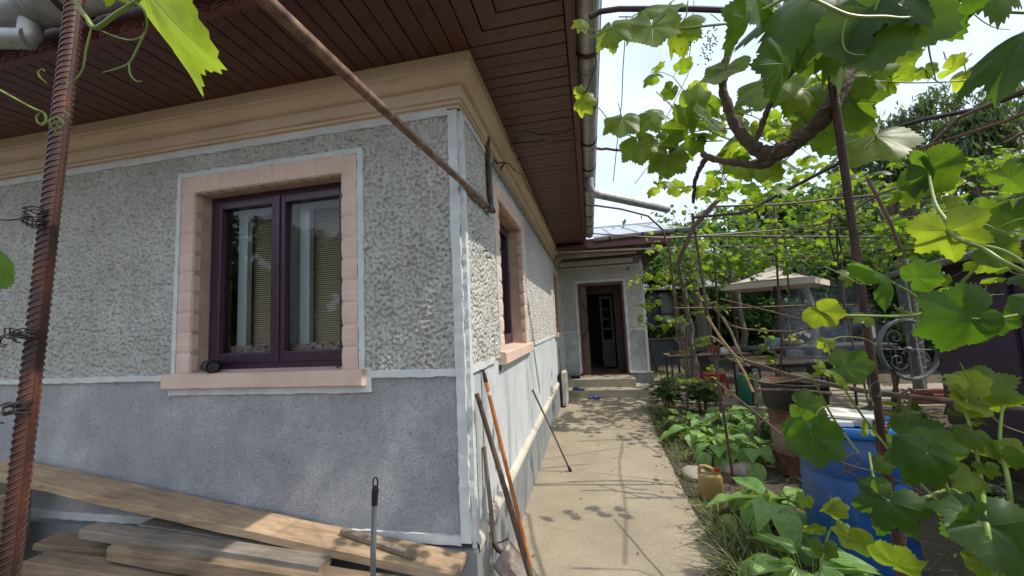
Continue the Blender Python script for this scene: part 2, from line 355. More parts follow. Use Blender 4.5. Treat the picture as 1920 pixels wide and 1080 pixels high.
def leaf_mat(name, dark, young, tdark, tyoung, veins='vine', rough=.42, trans=.5, spec=.5):
    n = N(name); at_ = n.n('ShaderNodeAttribute', attribute_name='tint'); t = at_.outputs['Fac']
    uv = n.n('ShaderNodeUVMap'); sp = n.n('ShaderNodeSeparateXYZ'); n.l(uv.outputs[0], sp.inputs[0])
    blot = n.noise(n.obj(), 28, 4, .6)
    cd = n.mix(t, dark, young); ct = n.mix(t, tdark, tyoung)
    k = n.ramp(blot, [(.3, (.72,.72,.72)), (.7, (1.15,1.15,1.15))])
    bs = n.ramp(n.noise(n.obj(), 41, 3, .6), [(.72, (0,0,0)), (.76, (1,1,1))]); cd = n.mix(n.math('MULTIPLY', bs, .8), cd, (.12, .07, .03)); ct = n.mix(n.math('MULTIPLY', bs, .8), ct, (.10, .05, .01))
    cd = n.mix(1.0, cd, k, 'MULTIPLY'); ct = n.mix(1.0, ct, k, 'MULTIPLY')
    h = None
    if veins == 'vine':
        ax = n.math('ABSOLUTE', n.math('SUBTRACT', sp.outputs[0], .5)); ay = n.math('SUBTRACT', sp.outputs[1], .5)
        mask = None
        for ang in (0, 50, 105):
            s_, c_ = math.sin(R(ang)), math.cos(R(ang))
            per = n.math('ABSOLUTE', n.math('SUBTRACT', n.math('MULTIPLY', ax, c_), n.math('MULTIPLY', ay, s_)))
            al = n.math('ADD', n.math('MULTIPLY', ax, s_), n.math('MULTIPLY', ay, c_))
            w = n.math('SUBTRACT', .0075, n.math('MULTIPLY', al, .012))
            mk = n.math('MULTIPLY', n.math('MULTIPLY', n.math('SUBTRACT', w, per), 260, clamp=True), n.math('GREATER_THAN', al, 0), clamp=True)
            # side veins: chevrons off the main vein
            q = n.math('SUBTRACT', al, n.math('MULTIPLY', per, .9)); fr_ = n.math('ABSOLUTE', n.math('SUBTRACT', n.math('FRACT', n.math('MULTIPLY', q, 9.0)), .5))
            sv = n.math('MULTIPLY', n.math('MULTIPLY', n.math('SUBTRACT', .045, fr_), 22, clamp=True), n.math('MULTIPLY', n.math('LESS_THAN', per, n.math('MULTIPLY', al, .42)), n.math('GREATER_THAN', al, .05)))
            mk = n.math('MAXIMUM', mk, n.math('MULTIPLY', sv, .22))
            mask = mk if mask is None else n.math('MAXIMUM', mask, mk)
        cd = n.mix(n.math('MULTIPLY', mask, .55), cd, tuple(min(1, x*2.2+.05) for x in dark))
        ct = n.mix(n.math('MULTIPLY', mask, .5), ct, tuple(x*.55 for x in tdark)); h = mask
    elif veins == 'hosta':
        u = n.math('SUBTRACT', sp.outputs[0], .5)
        w_ = n.math('COSINE', n.math('MULTIPLY', u, 75.0)); h = w_
        cd = n.mix(n.math('MULTIPLY', n.math('MULTIPLY_ADD', w_, -.5, .5), .42), cd, tuple(x*.45 for x in dark))
    n.col(cd); n.set(Roughness=rough); n.b.inputs['Specular IOR Level'].default_value = spec
    hh = blot if h is None else n.math('MULTIPLY_ADD', h, .6 if veins == 'hosta' else -.5, n.math('MULTIPLY', blot, .6))
    bm = n.bump(hh, .5, .0025)
    tb = n.n('ShaderNodeBsdfTranslucent'); n.l(ct, tb.inputs[0]); n.l(bm.outputs[0], tb.inputs['Normal'])
    ms = n.n('ShaderNodeMixShader'); ms.inputs[0].default_value = trans
    n.l(n.b.outputs[0], ms.inputs[1]); n.l(tb.outputs[0], ms.inputs[2]); n.l(ms.outputs[0], n.out.inputs[0])
    return n.m
M['vine'] = leaf_mat('grape_leaf', (.036, .076, .016), (.16, .21, .030), (.13, .28, .012), (.66, .80, .04), spec=.3, trans=.5)
M['hosta'] = leaf_mat('hosta_leaf', (.19, .38, .09), (.38, .54, .16), (.26, .50, .07), (.50, .65, .12), 'hosta', .38, .35)
M['leafy'] = leaf_mat('shrub_leaf', (.035, .085, .028), (.10, .17, .04), (.09, .20, .02), (.28, .40, .05), None, .5, .42)
M['cherry'] = leaf_mat('cherry_leaf', (.05, .085, .04), (.15, .18, .06), (.12, .22, .03), (.34, .38, .08), None, .5, .38)
M['grass'] = leaf_mat('grass_blade', (.07, .12, .03), (.36, .34, .14), (.10, .20, .03), (.30, .30, .10), None, .55, .35)
M['smoke'] = bpy.data.materials.new('wood_smoke')
# ================================================================ HOUSE
house = empty('house', (0, 0, 0), 'single-storey house in grey roughcast with peach cornice, aubergine windows and dark red boarded eaves', 'house')
class Fr:   # a wall plane: origin, horizontal axis, outward normal
    def __init__(s, o, u, nrm): s.o, s.u, s.n = map(lambda q: np.array(q, float), (o, u, nrm))
    def p(s, u, z, off=0): return s.o + s.u*u + s.n*off + np.array([0, 0, z])
FRONT = Fr((0, 0, 0), (1, 0, 0), (0, -1, 0)); SIDE = Fr((0, 0, 0), (0, 1, 0), (1, 0, 0))
WY = 7.2; WX = 1.95
DOORW = Fr((0, WY, 0), (1, 0, 0), (0, -1, 0)); WSIDE = Fr((WX, 0, 0), (0, 1, 0), (1, 0, 0))
def field(nn, lo, hi, an=1.0, seed=0):
    g = np.random.default_rng(seed); w = g.standard_normal((nn, nn)); Fq = np.fft.fft2(w)
    k = np.fft.fftfreq(nn); kx, ky = np.meshgrid(k, k); kk = np.sqrt((kx*an)**2+ky**2)+1e-9
    msk = np.exp(-((kk-(lo+hi)/2)/((hi-lo)/2))**2); r_ = np.real(np.fft.ifft2(Fq*msk)); return r_/r_.std()
STEP = .0065
_f1 = (.78*field(768, .10, .25, 1.0, 1)+.5*field(768, .24, .40, 1.0, 11)+.35*field(768, .03, .1, 1.0, 12)); _f2 = field(768, .36, .48, 1, 2); _f3 = field(768, .01, .04, 1, 3)
def rough_wall(name, fr, u0, u1, z0, z1, holes, step=STEP, amp=.0085, parent=None):
    nu = int((u1-u0)/step)+1; nz_ = int((z1-z0)/step)+1
    U = np.linspace(u0, u1, nu); Z = np.linspace(z0, z1, nz_)
    ii = (np.arange(nu)*max(1, round(step/STEP))) % 768; jj = (np.arange(nz_)*max(1, round(step/STEP))+int(abs(u0)*97)) % 768
    f = _f1[np.ix_(jj, ii)] + .15*_f3[np.ix_(jj, ii)]
    g_ = np.clip((f+.95)/.75, 0, 1); h = (g_*g_*(3-2*g_)*2-1)*amp*(.75+.25*np.tanh(_f3[np.ix_(jj, ii)])) + (_f2[np.ix_(jj, ii)]*.16+f*.18)*amp
    UU, ZZ = np.meshgrid(U, Z)
    V = fr.o[None, None, :] + UU[..., None]*fr.u + (h+amp)[..., None]*fr.n
    V[..., 2] += ZZ
    idx = np.arange(nu*nz_).reshape(nz_, nu)
    q = np.stack([idx[:-1,:-1], idx[:-1,1:], idx[1:,1:], idx[1:,:-1]], -1)
    uc = (UU[:-1,:-1]+UU[1:,1:])/2; zc = (ZZ[:-1,:-1]+ZZ[1:,1:])/2; keep = np.ones_like(uc, bool)
    for a, b, c, d in holes: keep &= ~((uc > a) & (uc < b) & (zc > c) & (zc < d))
    q = q[keep].reshape(-1, 4)
    return np_mesh(name, V.reshape(-1, 3), q.ravel(), np.full(len(q), 4), M['rough'], parent or house)
ZB, ZC = 1.36, 2.865         # band, cornice foot
FW1 = (-1.846, -.754, 1.385, 2.575)
SW1 = (.90, 1.97, 1.40, 2.62); SW2 = (5.62, 6.75, 1.40, 2.62)
rough_wall('upper_wall', FRONT, -5.0, 0, ZB, ZC, [FW1])
rough_wall('upper_wall', SIDE, 0, WY, ZB, ZC, [SW1, SW2])
DO = (.44, 1.49, .33, 2.50)   # door opening
rough_wall('upper_wall', DOORW, 0.0, WX, ZB, 2.86, [(DO[0], DO[1], ZB-1, DO[3])], step=.015)
rough_wall('upper_wall', WSIDE, WY, 13, ZB, 2.86, [], step=.03)
def sheet(name, fr, rects, mat, off=0.0, parent=None):
    b = MB()
    for u0, u1, z0, z1 in rects: b.add([fr.p(u0,z0,off), fr.p(u1,z0,off), fr.p(u1,z1,off), fr.p(u0,z1,off)], [(0,1,2,3)])
    return b.build(name, mat, parent or house)
sheet('lower_wall', FRONT, [(-5, 0, .46, ZB)], M['dado'], .003)
sheet('lower_wall', SIDE, [(0, WY, .42, ZB)], M['dado_side'], .003)
sheet('lower_wall', DOORW, [(0, DO[0], .40, ZB)], M['dado'], .003); sheet('lower_wall', DOORW, [(DO[1], WX, .40, ZB)], M['dado'], .003)
sheet('lower_wall', WSIDE, [(WY, 13, .3, ZB)], M['dado'], .003)
def band(fr, pts, w, mat=M['white'], th=.019, jit=.0035, name='paint_band', off=.003, wmat=None, par=None):
    b = MB()
    for (u0, z0), (u1, z1) in zip(pts[:-1], pts[1:]):
        L_ = math.hypot(u1-u0, z1-z0); k = max(2, int(L_/.035)); dx, dz = (u1-u0)/L_, (z1-z0)/L_; px, pz = -dz, dx
        rows = []
        for i in range(k+1):
            t = i/k*L_; a = w/2+random.uniform(-jit, jit); c = w/2+random.uniform(-jit, jit)
            e = th+random.uniform(-.001, .001)
            cu, cz = u0+dx*t, z0+dz*t
            rows.append([fr.p(cu+px*a, cz+pz*a, off-.004), fr.p(cu+px*a*.96, cz+pz*a*.96, off+e), fr.p(cu-px*c*.96, cz-pz*c*.96, off+e), fr.p(cu-px*c, cz-pz*c, off-.004)])
        vs = [p for r_ in rows for p in r_]; fs = []
        for i in range(k):
            for j in range(3): fs.append((i*4+j, i*4+4+j, i*4+5+j, i*4+1+j))
        b.add(vs, fs)
    return b.build(name, mat, par or house, smooth=False)
# trims: corner strips, dado band, foot strip, cornice foot line
bw = .045
band(FRONT, [(-5, ZB), (-2.03, ZB)], .036); band(FRONT, [(-.60, ZB-.005), (-.055, ZB-.005)], .042)
band(FRONT, [(-.028, .47), (-.028, ZC)], .056, th=.021); band(SIDE, [(.026, .42), (.026, ZC)], .052, th=.021)
band(FRONT, [(-5, ZC-.005), (-.055, ZC-.005)], .045, th=.021); band(SIDE, [(.05, ZC-.005), (WY, ZC-.005)], .036, th=.021)
band(SIDE, [(.05, ZB), (.60, ZB)], .04); band(SIDE, [(2.09, ZB+.0), (5.55, ZB)], .04); band(SIDE, [(6.82, ZB), (WY-.02, ZB)], .04)
band(FRONT, [(-5, .475), (-.055, .475)], .05, th=.014)
b = MB(); b.hexa([(-5,-.035,-.1),(.035,-.035,-.1),(.035,WY,-.1),(-5,WY,-.1),(-5,-.035,.435),(.035,-.035,.435),(.035,WY,.435),(-5,WY,.435)]); b.build('plinth', M['plinth'], house)
# rounded ledge on top of the plinth along the side
b = MB(); k = 60
for i in range(k+1):
    y = i/k*WY; j1 = random.uniform(-.004,.004)
    for o_, z in ((.002,.478+j1),(.022,.474+j1),(.04,.455+j1),(.044,.425),(.036,.41)): b.v.append((o_, y, z))
for i in range(k):
    for j in range(4): q = i*5+j; b.f.append((q, q+5, q+6, q+1))
b.build('foot_ledge', M['base_white'], house, smooth=True)
# cornice: one profile swept along the front, round the corner and down the side
prof = [(.004, 2.872), (.020, 2.874), (.020, 2.889), (.014, 2.892), (.014, 2.896), (.030, 2.899), (.030, 2.914), (.024, 2.917), (.024, 2.921), (.040, 2.925), (.046, 2.985), (.036, 2.990), (.036, 3.000), (.064, 3.004), (.064, 3.016), (.074, 3.030), (.094, 3.045), (.112, 3.050), (.112, 3.062), (.120, 3.066), (.124, 3.135)]
b = MB(); rows = []
xs = list(np.arange(-5, -.3, .25))+[-.2]
for x in xs: rows.append([(x, -o_-random.uniform(0,.0015), z+random.uniform(-.0008,.0008)) for o_, z in prof])
rows.append([(o_, -o_, z) for o_, z in prof])
for y in np.arange(.25, WY+.1, .25): rows.append([(o_+random.uniform(0,.0015), min(y, WY), z+random.uniform(-.0008,.0008)) for o_, z in prof])
b.v = [p for r_ in rows for p in r_]; kk = len(prof)
for i in range(len(rows)-1):
    for j in range(kk-1): q = i*kk+j; b.f.append((q, q+kk, q+kk+1, q+1))
b.build('cornice', M['cornice'], house)
# soffit boards (mitred at the corner)
ZS = 3.135; XO, YO = .655, -.655; XF = .70
def sboards(tag_):
    b = MB(); g = .007; wd = .098
    if tag_ == 'front':
        u = -.02+0.0; x = .62
        while x > -5:
            x0, x1 = x-wd+g, x
            ya0 = -max(.10, x0) if x0 > .1 else -.10; ya1 = -max(.10, x1) if x1 > .1 else -.10
            z = ZS+random.uniform(0, .004)
            b.hexa([(x0,YO,z),(x1,YO,z),(x1,ya1,z),(x0,ya0,z),(x0,YO,z+.018),(x1,YO,z+.018),(x1,ya1,z+.018),(x0,ya0,z+.018)])
            x -= wd
    else:
        y = -.62
        while y < 5.42:
            y0, y1 = y, y+wd-g
            xa0 = max(.10, -y0); xa1 = max(.10, -y1); z = ZS+random.uniform(0, .004)
            if y1 > 0: xa1 = .1
            if y0 > 0: xa0 = .1
            b.hexa([(xa0,y0,z),(XO,y0,z),(XO,y1,z),(xa1,y1,z),(xa0,y0,z+.018),(XO,y0,z+.018),(XO,y1,z+.018),(xa1,y1,z+.018)])
            y += wd
    return b
sboards('front').build('soffit', M['soffit'], house, bevel=.002); sboards('side').build('soffit', M['soffit'], house, bevel=.002)
b = MB(); b.box((-5, -.66, ZS+.020), (.66, .2, ZS+.03)); b.box((0, .2, ZS+.020), (.66, 7.2, ZS+.03)); b.build('soffit_backing', M['gap'], house)
# fascia: plain on the side with a bead, scalloped on the front
b = MB(); b.box((.662, -.70, 3.105), (.70, 5.43, 3.32)); b.box((.70, -.70, 3.11), (.706, 5.43, 3.128)); b.build('fascia', M['fascia'], house, bevel=.003)
b = MB(); x = -5.0; sc = .135
while x < .66:
    b.box((x, -.694, 3.115), (x+sc*7-.004, -.66, 3.33))
    for j in range(7):
        cx = x+sc*(j+.5); pts = []; pin = []
        for i in range(9):
            a = math.pi*i/8; pts.append((cx+math.cos(a)*.055, -.697, 3.122+math.sin(a)*.038)); pin.append((cx+math.cos(a)*.038, -.697, 3.122+math.sin(a)*.022))
        b.tube(pts, .0055, 6); b.tube(pin, .0045, 6)
    x += sc*7
b.build('fascia', M['fascia'], house)
# roof slab
b = MB(); b.add([(.74,-.74,3.34),(.74,5.5,3.34),(-5,5.5,3.34),(-5,-.74,3.34),(-2.4,2.2,4.9),(-2.4,5.5,4.9),(-5,5.5,4.9),(-5,2.2,4.9)],
  [(0,1,5,4),(0,4,7,3),(4,5,6,7),(0,3,2,1)]); b.build('roof', M['sheet'], house)
# ---- gutters
def gutter(path, r, wdir, nb, parent, name='gutter'):
    """half-round channel along a straight path; wdir = outward horizontal"""
    a, c = map(np.array, path); n = 14; b = MB(); wdir = np.array(wdir, float); w = np.linalg.norm(c-a); k = 12
    for i in range(k+1):
        p = a+(c-a)*i/k
        for rr in (r, r-.004):
            for j in range(n+1):
                t = math.pi*j/n; b.v.append(tuple(p+wdir*(-math.cos(t))*rr+np.array([0,0,-math.sin(t)*rr])))
    m_ = 2*(n+1)
    for i in range(k):
        for s_ in (0, n+1):
            for j in range(n): q = i*m_+s_+j; b.f.append((q, q+1, q+m_+1, q+m_))
    for e in (0, k*m_): b.f.append(tuple(e+j for j in range(n+1)))
    for i in (0, k): pass
    b.tube([a+wdir*r, c+wdir*r], .007, 6)
    for t in (.18, .37, .55, .74, .9):
        p = a+(c-a)*t; b.tube([p+wdir*(-math.cos(x))*(r+.002)+np.array([0,0,-math.sin(x)*(r+.002)]) for x in np.linspace(0, math.pi, 12)], .0035, 5)
    g = b.build(name, M['zinc'], parent, smooth=True)
    for i in range(nb):
        p = a+(c-a)*(i+.5)/nb; b = MB()
        pts = [p+wdir*(-math.cos(x))*(r+.007)+np.array([0,0,-math.sin(x)*(r+.007)]) for x in np.linspace(0, math.pi*1.02, 12)]
        for q0, q1 in zip(pts[:-1], pts[1:]): b.bar(q0, q1, .028, .004, up=wdir*.3+np.array([0,0,1.]) if abs(q1[2]-q0[2]) < .01 else wdir)
        b.build('bracket', M['darkmetal'], g)
    return g
gutter(((.775, -.75, 3.215), (.775, 5.02, 3.175)), .068, (1,0,0), 10, house)
gutter(((-5, -.80, 3.25), (.77, -.80, 3.25)), .085, (0,-1,0), 6, house)
# outlet on the side gutter running out over the vines
sp = [(.775, 2.05, 3.13), (.776, 2.06, 3.04), (.80, 2.08, 2.985), (.86, 2.12, 2.965)]
pe = on(1252, 392, 0, 1.70)
b = MB(); b.tube(sp, [.046, .044, .043, .043], 16)
b.tube([(.84, 2.105, 2.967), tuple(pe)], .047, 18, cap=False)
mid = np.array([.84,2.105,2.967])*.55+pe*.45; d = (pe-mid)/np.linalg.norm(pe-mid); b.tube([mid-d*.01, mid+d*.01], .050, 18)
b.build('downpipe', M['zinc'], house, smooth=True)
p1 = at(96, 30, 1.20); 
g1 = on(60, 30, 1, -.80)
b = MB(); b.tube([g1+np.array([0,0,.02]), g1+np.array([-.005,0,-.10]), g1+np.array([-.03,-.01,-.13])], .043, 16); b.tube([g1+np.array([.01,-.01,-.13]), g1+np.array([-.75,-.28,-.16])], .045, 16)
b.build('downpipe', M['zinc'], house, smooth=True)

# ---- windows
def scallop(fr, pa, pb, wi, side, seg, par, nm='surround'):
    """moulded strip from pa to pb: one pillowed block every seg metres; 'side' = +1/-1 which way the wavy inner edge faces"""
    (u0,z0),(u1,z1) = pa, pb; L_ = math.hypot(u1-u0, z1-z0); dx, dz = (u1-u0)/L_, (z1-z0)/L_; px, pz = -dz*side, dx*side
    nb = round(L_/seg); k = nb*8; b = MB(); rows = []
    for i in range(k+1):
        t = i/k*L_; ph = (i % 8)/8; bul = math.sin(math.pi*ph)**.3 if 0 < ph < 1 else 0
        cu, cz = u0+dx*t, z0+dz*t; j = random.uniform(-.001,.001); wv = wi-.006+.008*bul
        rows.append([fr.p(cu, cz, -.002), fr.p(cu, cz, .016+.006*bul+j), fr.p(cu+px*wv*.5, cz+pz*wv*.5, .020+.009*bul+j), fr.p(cu+px*(wv-.006), cz+pz*(wv-.006), .017+.007*bul+j), fr.p(cu+px*wv, cz+pz*wv, .010), fr.p(cu+px*wv, cz+pz*wv, -.03)])
    b.v = [p for r_ in rows for p in r_]
    for i in range(k):
        for j in range(5): q = i*6+j; b.f.append((q, q+6, q+7, q+1))
    return b.build(nm, M['pink'], par)
def window(fr, op, rec, blind=True, inner=.17):
    u0, u1, z0, z1 = op; sw = .118
    w = MB()
    # reveals, made slightly uneven
    def quad(a, b_, c, d, k=14):
        vs = []; fs = []
        for i in range(k+1):
            for j in range(4):
                p = (np.array(a)*(1-i/k)+np.array(b_)*i/k)*(1-j/3)+(np.array(d)*(1-i/k)+np.array(c)*i/k)*(j/3)
                if 0 < j < 3: p = p+fr.u*random.uniform(-.002,.002)+np.array([0,0,random.uniform(-.002,.002)])
                vs.append(p)
        for i in range(k):
            for j in range(3): q = i*4+j; fs.append((q, q+4, q+5, q+1))
        w.add(vs, fs)
    D = -rec-.06
    quad(fr.p(u0,z0,.0), fr.p(u0,z1,.0), fr.p(u0,z1,D), fr.p(u0,z0,D)); quad(fr.p(u1,z1,.0), fr.p(u1,z0,.0), fr.p(u1,z0,D), fr.p(u1,z1,D))
    quad(fr.p(u0,z1,.0), fr.p(u1,z1,.0), fr.p(u1,z1,D), fr.p(u0,z1,D)); quad(fr.p(u0,z0,.0), fr.p(u1,z0,.0), fr.p(u1,z0,D), fr.p(u0,z0,D))
    win = w.build('window', M['reveal'], house, smooth=True)
    scallop(fr, (u0-sw+.012, z0+.0), (u0-sw+.012, z1+sw), sw-.012, -1, .128, win)
    scallop(fr, (u1+sw-.012, z0+.0), (u1+sw-.012, z1+sw), sw-.012, 1, .128, win)
    scallop(fr, (u0-.02, z1+sw), (u1+.02, z1+sw), sw, -1, .10, win)
    # sill with a chipped nose
    b = MB(); k = 22
    for i in range(k+1):
        u = u0-.16+(u1-u0+.315)*i/k; j = random.uniform(-.003,.003)
        for o_, z in ((-rec-.03, z0+.012), (.055+j, z0+.001), (.066+j, z0-.006), (.066+j, z0-.084+j), (.058, z0-.09), (-.01, z0-.09)): b.v.append(tuple(fr.p(u, z, o_)))
    for i in range(k):
        for j in range(5): q = i*6+j; b.f.append((q, q+6, q+7, q+1))
    b.f += [(0,1,2,3,4,5), tuple(k*6+j for j in (5,4,3,2,1,0))]
    b.build('sill', M['pink'], win)
    # white painted outline round the surround
    band(fr, [(u0-sw-.012, z0-.0), (u0-sw-.012, z1+sw+.012)], .034, name='outline', par=win); band(fr, [(u1+sw+.012, z0-.0), (u1+sw+.012, z1+sw+.012)], .040, name='outline', par=win)
    band(fr, [(u0-sw-.028, z1+sw+.014), (u1+sw+.030, z1+sw+.014)], .034, name='outline', par=win); band(fr, [(u0-sw-.04, z0-.112), (u1+sw+.05, z0-.112)], .044, name='outline', par=win)
    band(fr, [(u1+sw+.048, z0-.13), (u1+sw+.048, z0+.01)], .042, name='outline', par=win)
    # frame
    a = -rec
    def rail(m_, ua, ub, za, zb, o0, o1): m_.hexa([fr.p(ua,za,o0), fr.p(ub,za,o0), fr.p(ub,zb,o0), fr.p(ua,zb,o0), fr.p(ua,za,o1), fr.p(ub,za,o1), fr.p(ub,zb,o1), fr.p(ua,zb,o1)])
    m_ = MB(); t = .045
    rail(m_, u0, u0+t, z0, z1, a-.05, a); rail(m_, u1-t, u1, z0, z1, a-.05, a); rail(m_, u0+t, u1-t, z1-t, z1, a-.05, a-.002); rail(m_, u0+t, u1-t, z0, z0+t+.01, a-.05, a-.002)
    m_.build('frame', M['purple'], win, bevel=.004)
    um = (u0+u1)/2; g0 = a-.02
    for (sa, sb) in ((u0+t-.004, um), (um, u1-t+.004)):
        s_ = MB(); q = .052; zz0, zz1 = z0+t+.004, z1-t+.004
        rail(s_, sa, sa+q, zz0, zz1, a-.045, a+.010); rail(s_, sb-q, sb, zz0, zz1, a-.045, a+.010); rail(s_, sa+q, sb-q, zz1-q, zz1, a-.045, a+.008); rail(s_, sa+q, sb-q, zz0, zz0+q+.012, a-.045, a+.008)
        if sa == um: rail(s_, sa-.022, sa+.02, zz0, zz1, a+.0105, a+.022)
        sash = s_.build('sash', M['purple'], win, bevel=.005)
        p = MB(); p.add([fr.p(sa+q-.004,zz0+q,a-.024), fr.p(sb-q+.004,zz0+q,a-.024), fr.p(sb-q+.004,zz1-q+.004,a-.024), fr.p(sa+q-.004,zz1-q+.004,a-.024)], [(0,1,2,3)]); p.build('pane', M['glass'], sash)
        # inner casement and blind behind the glass
        i_ = MB(); wz0, wz1 = zz0+.02, zz1-.01
        rail(i_, sa+.05, sa+.125, wz0, wz1, a-.17, a-.13); rail(i_, sb-.03, sb+.02, wz0, wz1, a-.17, a-.13); rail(i_, sa+.125, sb-.03, wz1-.05, wz1, a-.17, a-.132); i_.build('inner_casement', M['innerwhite'], sash)
        if blind:
            bl = MB(); nsl = 70
            for i in range(nsl):
                zc = wz0+.01+(wz1-wz0-.03)*i/nsl; bl.add([fr.p(sa+.10, zc, a-.20), fr.p(sb, zc, a-.20), fr.p(sb, zc+.0135, a-.211), fr.p(sa+.10, zc+.0135, a-.211)], [(0,1,2,3)])
            bl.build('blind', M['blind'], sash)
        c = MB(); k = 14; 
        for i in range(k+1):
            u = sa+.02+(sb-sa-.04)*i/k; c.v += [tuple(fr.p(u, zz0+.02, a-.105)), tuple(fr.p(u, zz0+q+.05+random.uniform(0,.014), a-.10))]
        for i in range(k): c.f.append((2*i, 2*i+2, 2*i+3, 2*i+1))
        c.build('draught_cloth', M['cloth'], sash)
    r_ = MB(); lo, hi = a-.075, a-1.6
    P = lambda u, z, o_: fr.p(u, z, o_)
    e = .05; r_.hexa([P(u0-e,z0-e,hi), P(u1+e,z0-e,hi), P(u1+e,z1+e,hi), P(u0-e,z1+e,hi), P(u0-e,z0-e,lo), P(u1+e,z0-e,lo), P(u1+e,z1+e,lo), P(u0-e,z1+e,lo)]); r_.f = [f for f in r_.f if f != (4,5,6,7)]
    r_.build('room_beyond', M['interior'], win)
    return win
window(FRONT, FW1, .10); window(SIDE, SW1, .13, blind=False); window(SIDE, SW2, .13, blind=False)
# hinge hook at the window foot, nails
b = MB(); b.tube([(-.80,-.0,1.40),(-.77,-.02,1.405),(-.765,-.02,1.42)], .006, 6); b.build('window_hook', M['darkmetal'], house)
for y, z in ((.40, 2.10), (.50, 2.07)): b = MB(); b.tube([(.0, y, z), (.045, y+.01, z+.003)], .006, 6); b.build('nail', M['rust'], house)
# ---- wiring on the side wall
b = MB(); b.tube([(.035, .555, 2.95), (.035, .58, 2.42)], .020, 10); b.tube([(.035, .555, 2.93), (.035, .555, 2.965)], .025, 10); b.build('standpipe', M['rust'], house, smooth=True)
b = MB(); b.tube([(.03, .72, 2.85), (.03, 3, 2.845), (.03, 6.9, 2.83)], .014, 8)
for y in (1.0, 2.2, 3.4, 4.6, 5.8): b.tube([(.03,y-.012,2.848),(.03,y+.012,2.848)], .0175, 8)
b.build('conduit', M['zinc'], house, smooth=True)
def wob(pts, n=5, a=.01):
    pts = [np.array(p, float) for p in pts]; out = []
    for p, q in zip(pts[:-1], pts[1:]):
        for i in range(n): out.append(p*(1-i/n)+q*i/n+rng.normal(0, a, 3)*(i > 0))
    out.append(pts[-1]); return out
b = MB(); b.tube(wob([(.06,.85,2.87),(.10,1.0,2.95),(.13,1.5,3.05),(.14,2.4,3.06),(.15,3.2,3.10),(.13,3.9,3.08),(.14,5,3.1),(.10,5.6,3.0),(.06,5.5,2.8),(.04,5.7,2.65)], 6, .012), .004, 5)
b.tube(wob([(.02,.78,2.92),(.05,.8,2.87),(.10,.86,2.9),(.05,.90,2.86)], 4, .004), .006, 5)
b.tube(wob([(.66,.85,3.09),(.45,.8,3.05),(.28,.72,3.06),(.16,.85,3.0),(.20,1.1,3.02),(.14,1.2,3.05)], 6, .008), .0045, 5)
b.tube(wob([(.64,1.05,3.10),(.35,.95,3.07),(.15,.8,3.03)], 6, .008), .004, 5); b.build('loose_cable', M['black'], house)

# ---- entrance wing
band(DOORW, [(0.02, ZB), (DO[0]-.06, ZB)], .045, th=.012); band(DOORW, [(DO[1]+.06, ZB), (WX-.03, ZB)], .045, th=.012)
band(DOORW, [(.03, .40), (.03, 2.86)], .05, th=.012); band(DOORW, [(WX-.028, .40), (WX-.028, 2.95)], .056, th=.012)
band(DOORW, [(.02, 2.86), (WX, 2.86)], .04, th=.012)
band(DOORW, [(DO[0]-.03, .40), (DO[0]-.03, DO[3]+.03)], .06, th=.022); band(DOORW, [(DO[1]+.03, .40), (DO[1]+.03, DO[3]+.03)], .06, th=.022); band(DOORW, [(DO[0]-.06, DO[3]+.03), (DO[1]+.06, DO[3]+.03)], .06, th=.022)
b = MB(); b.box((-.1, WY, 2.86), (WX, WY+.1, 3.3)); b.build('gable_panel', M['plinth'], house)
b = MB(); b.box((.0, WY-.05, -.1), (DO[0]-.04, WY+.1, .40)); b.box((DO[1]+.02, WY-.06, -.1), (WX+.05, WY+.3, .385)); b.box((WX-.2, WY+.3, -.1), (WX+.05, 13, .385)); b.build('plinth', M['plinth'], house, bevel=.006)
b = MB(); b.box((DO[1]+.01, WY-.07, .385), (WX+.06, WY+.05, .405)); b.build('foot_ledge', M['base_white'], house)
b = MB(); b.box((.05, 6.28, -.05), (1.88, 7.16, .165)); b.box((.05, 6.62, .165), (1.56, 7.16, .335)); b.box((DO[0], 7.10, .335), (DO[1], 8.0, .345)); b.build('entrance_steps', M['step'], house, bevel=.012)
# door: frame, leaf with an oval light swung inwards on the left, hallway, inner door
dz0, dz1 = .345, DO[3]
b = MB(); b.box((DO[0], WY-.02, dz0), (DO[0]+.05, WY+.10, dz1)); b.box((DO[1]-.05, WY-.02, dz0), (DO[1], WY+.10, dz1)); b.box((DO[0]+.05, WY-.018, dz1-.07), (DO[1]-.05, WY+.10, dz1)); b.box((DO[0]+.05, WY-.015, dz0), (DO[1]-.05, WY+.10, dz0+.025))
door = b.build('doorway', M['fascia'], house, bevel=.005)
M['doorleaf'] = simple('door_varnish', (.105, .055, .038), .35, .35, 8, .1)
# open leaf against the left
hx, hy = DO[0]+.06, WY+.10; ang = R(88); dd = np.array([math.cos(ang), math.sin(ang), 0]); nn_ = np.array([-dd[1], dd[0], 0])
b = MB(); W_ = .90
hp = lambda s, z, t: np.array([hx, hy, 0])+dd*s+nn_*t+np.array([0,0,z])
b.hexa([hp(0,dz0+.03,0), hp(W_,dz0+.03,0), hp(W_,dz1-.09,0), hp(0,dz1-.09,0), hp(0,dz0+.03,-.045), hp(W_,dz0+.03,-.045), hp(W_,dz1-.09,-.045), hp(0,dz1-.09,-.045)])
leaf = b.build('door_leaf', M['doorleaf'], door, bevel=.004)
b = MB(); b.add([hp(.25,1.2,-.050), hp(.65,1.2,-.050), hp(.65,2.15,-.050), hp(.25,2.15,-.050)], [(0,1,2,3)])
b.build('door_glass', M['glass'], door)
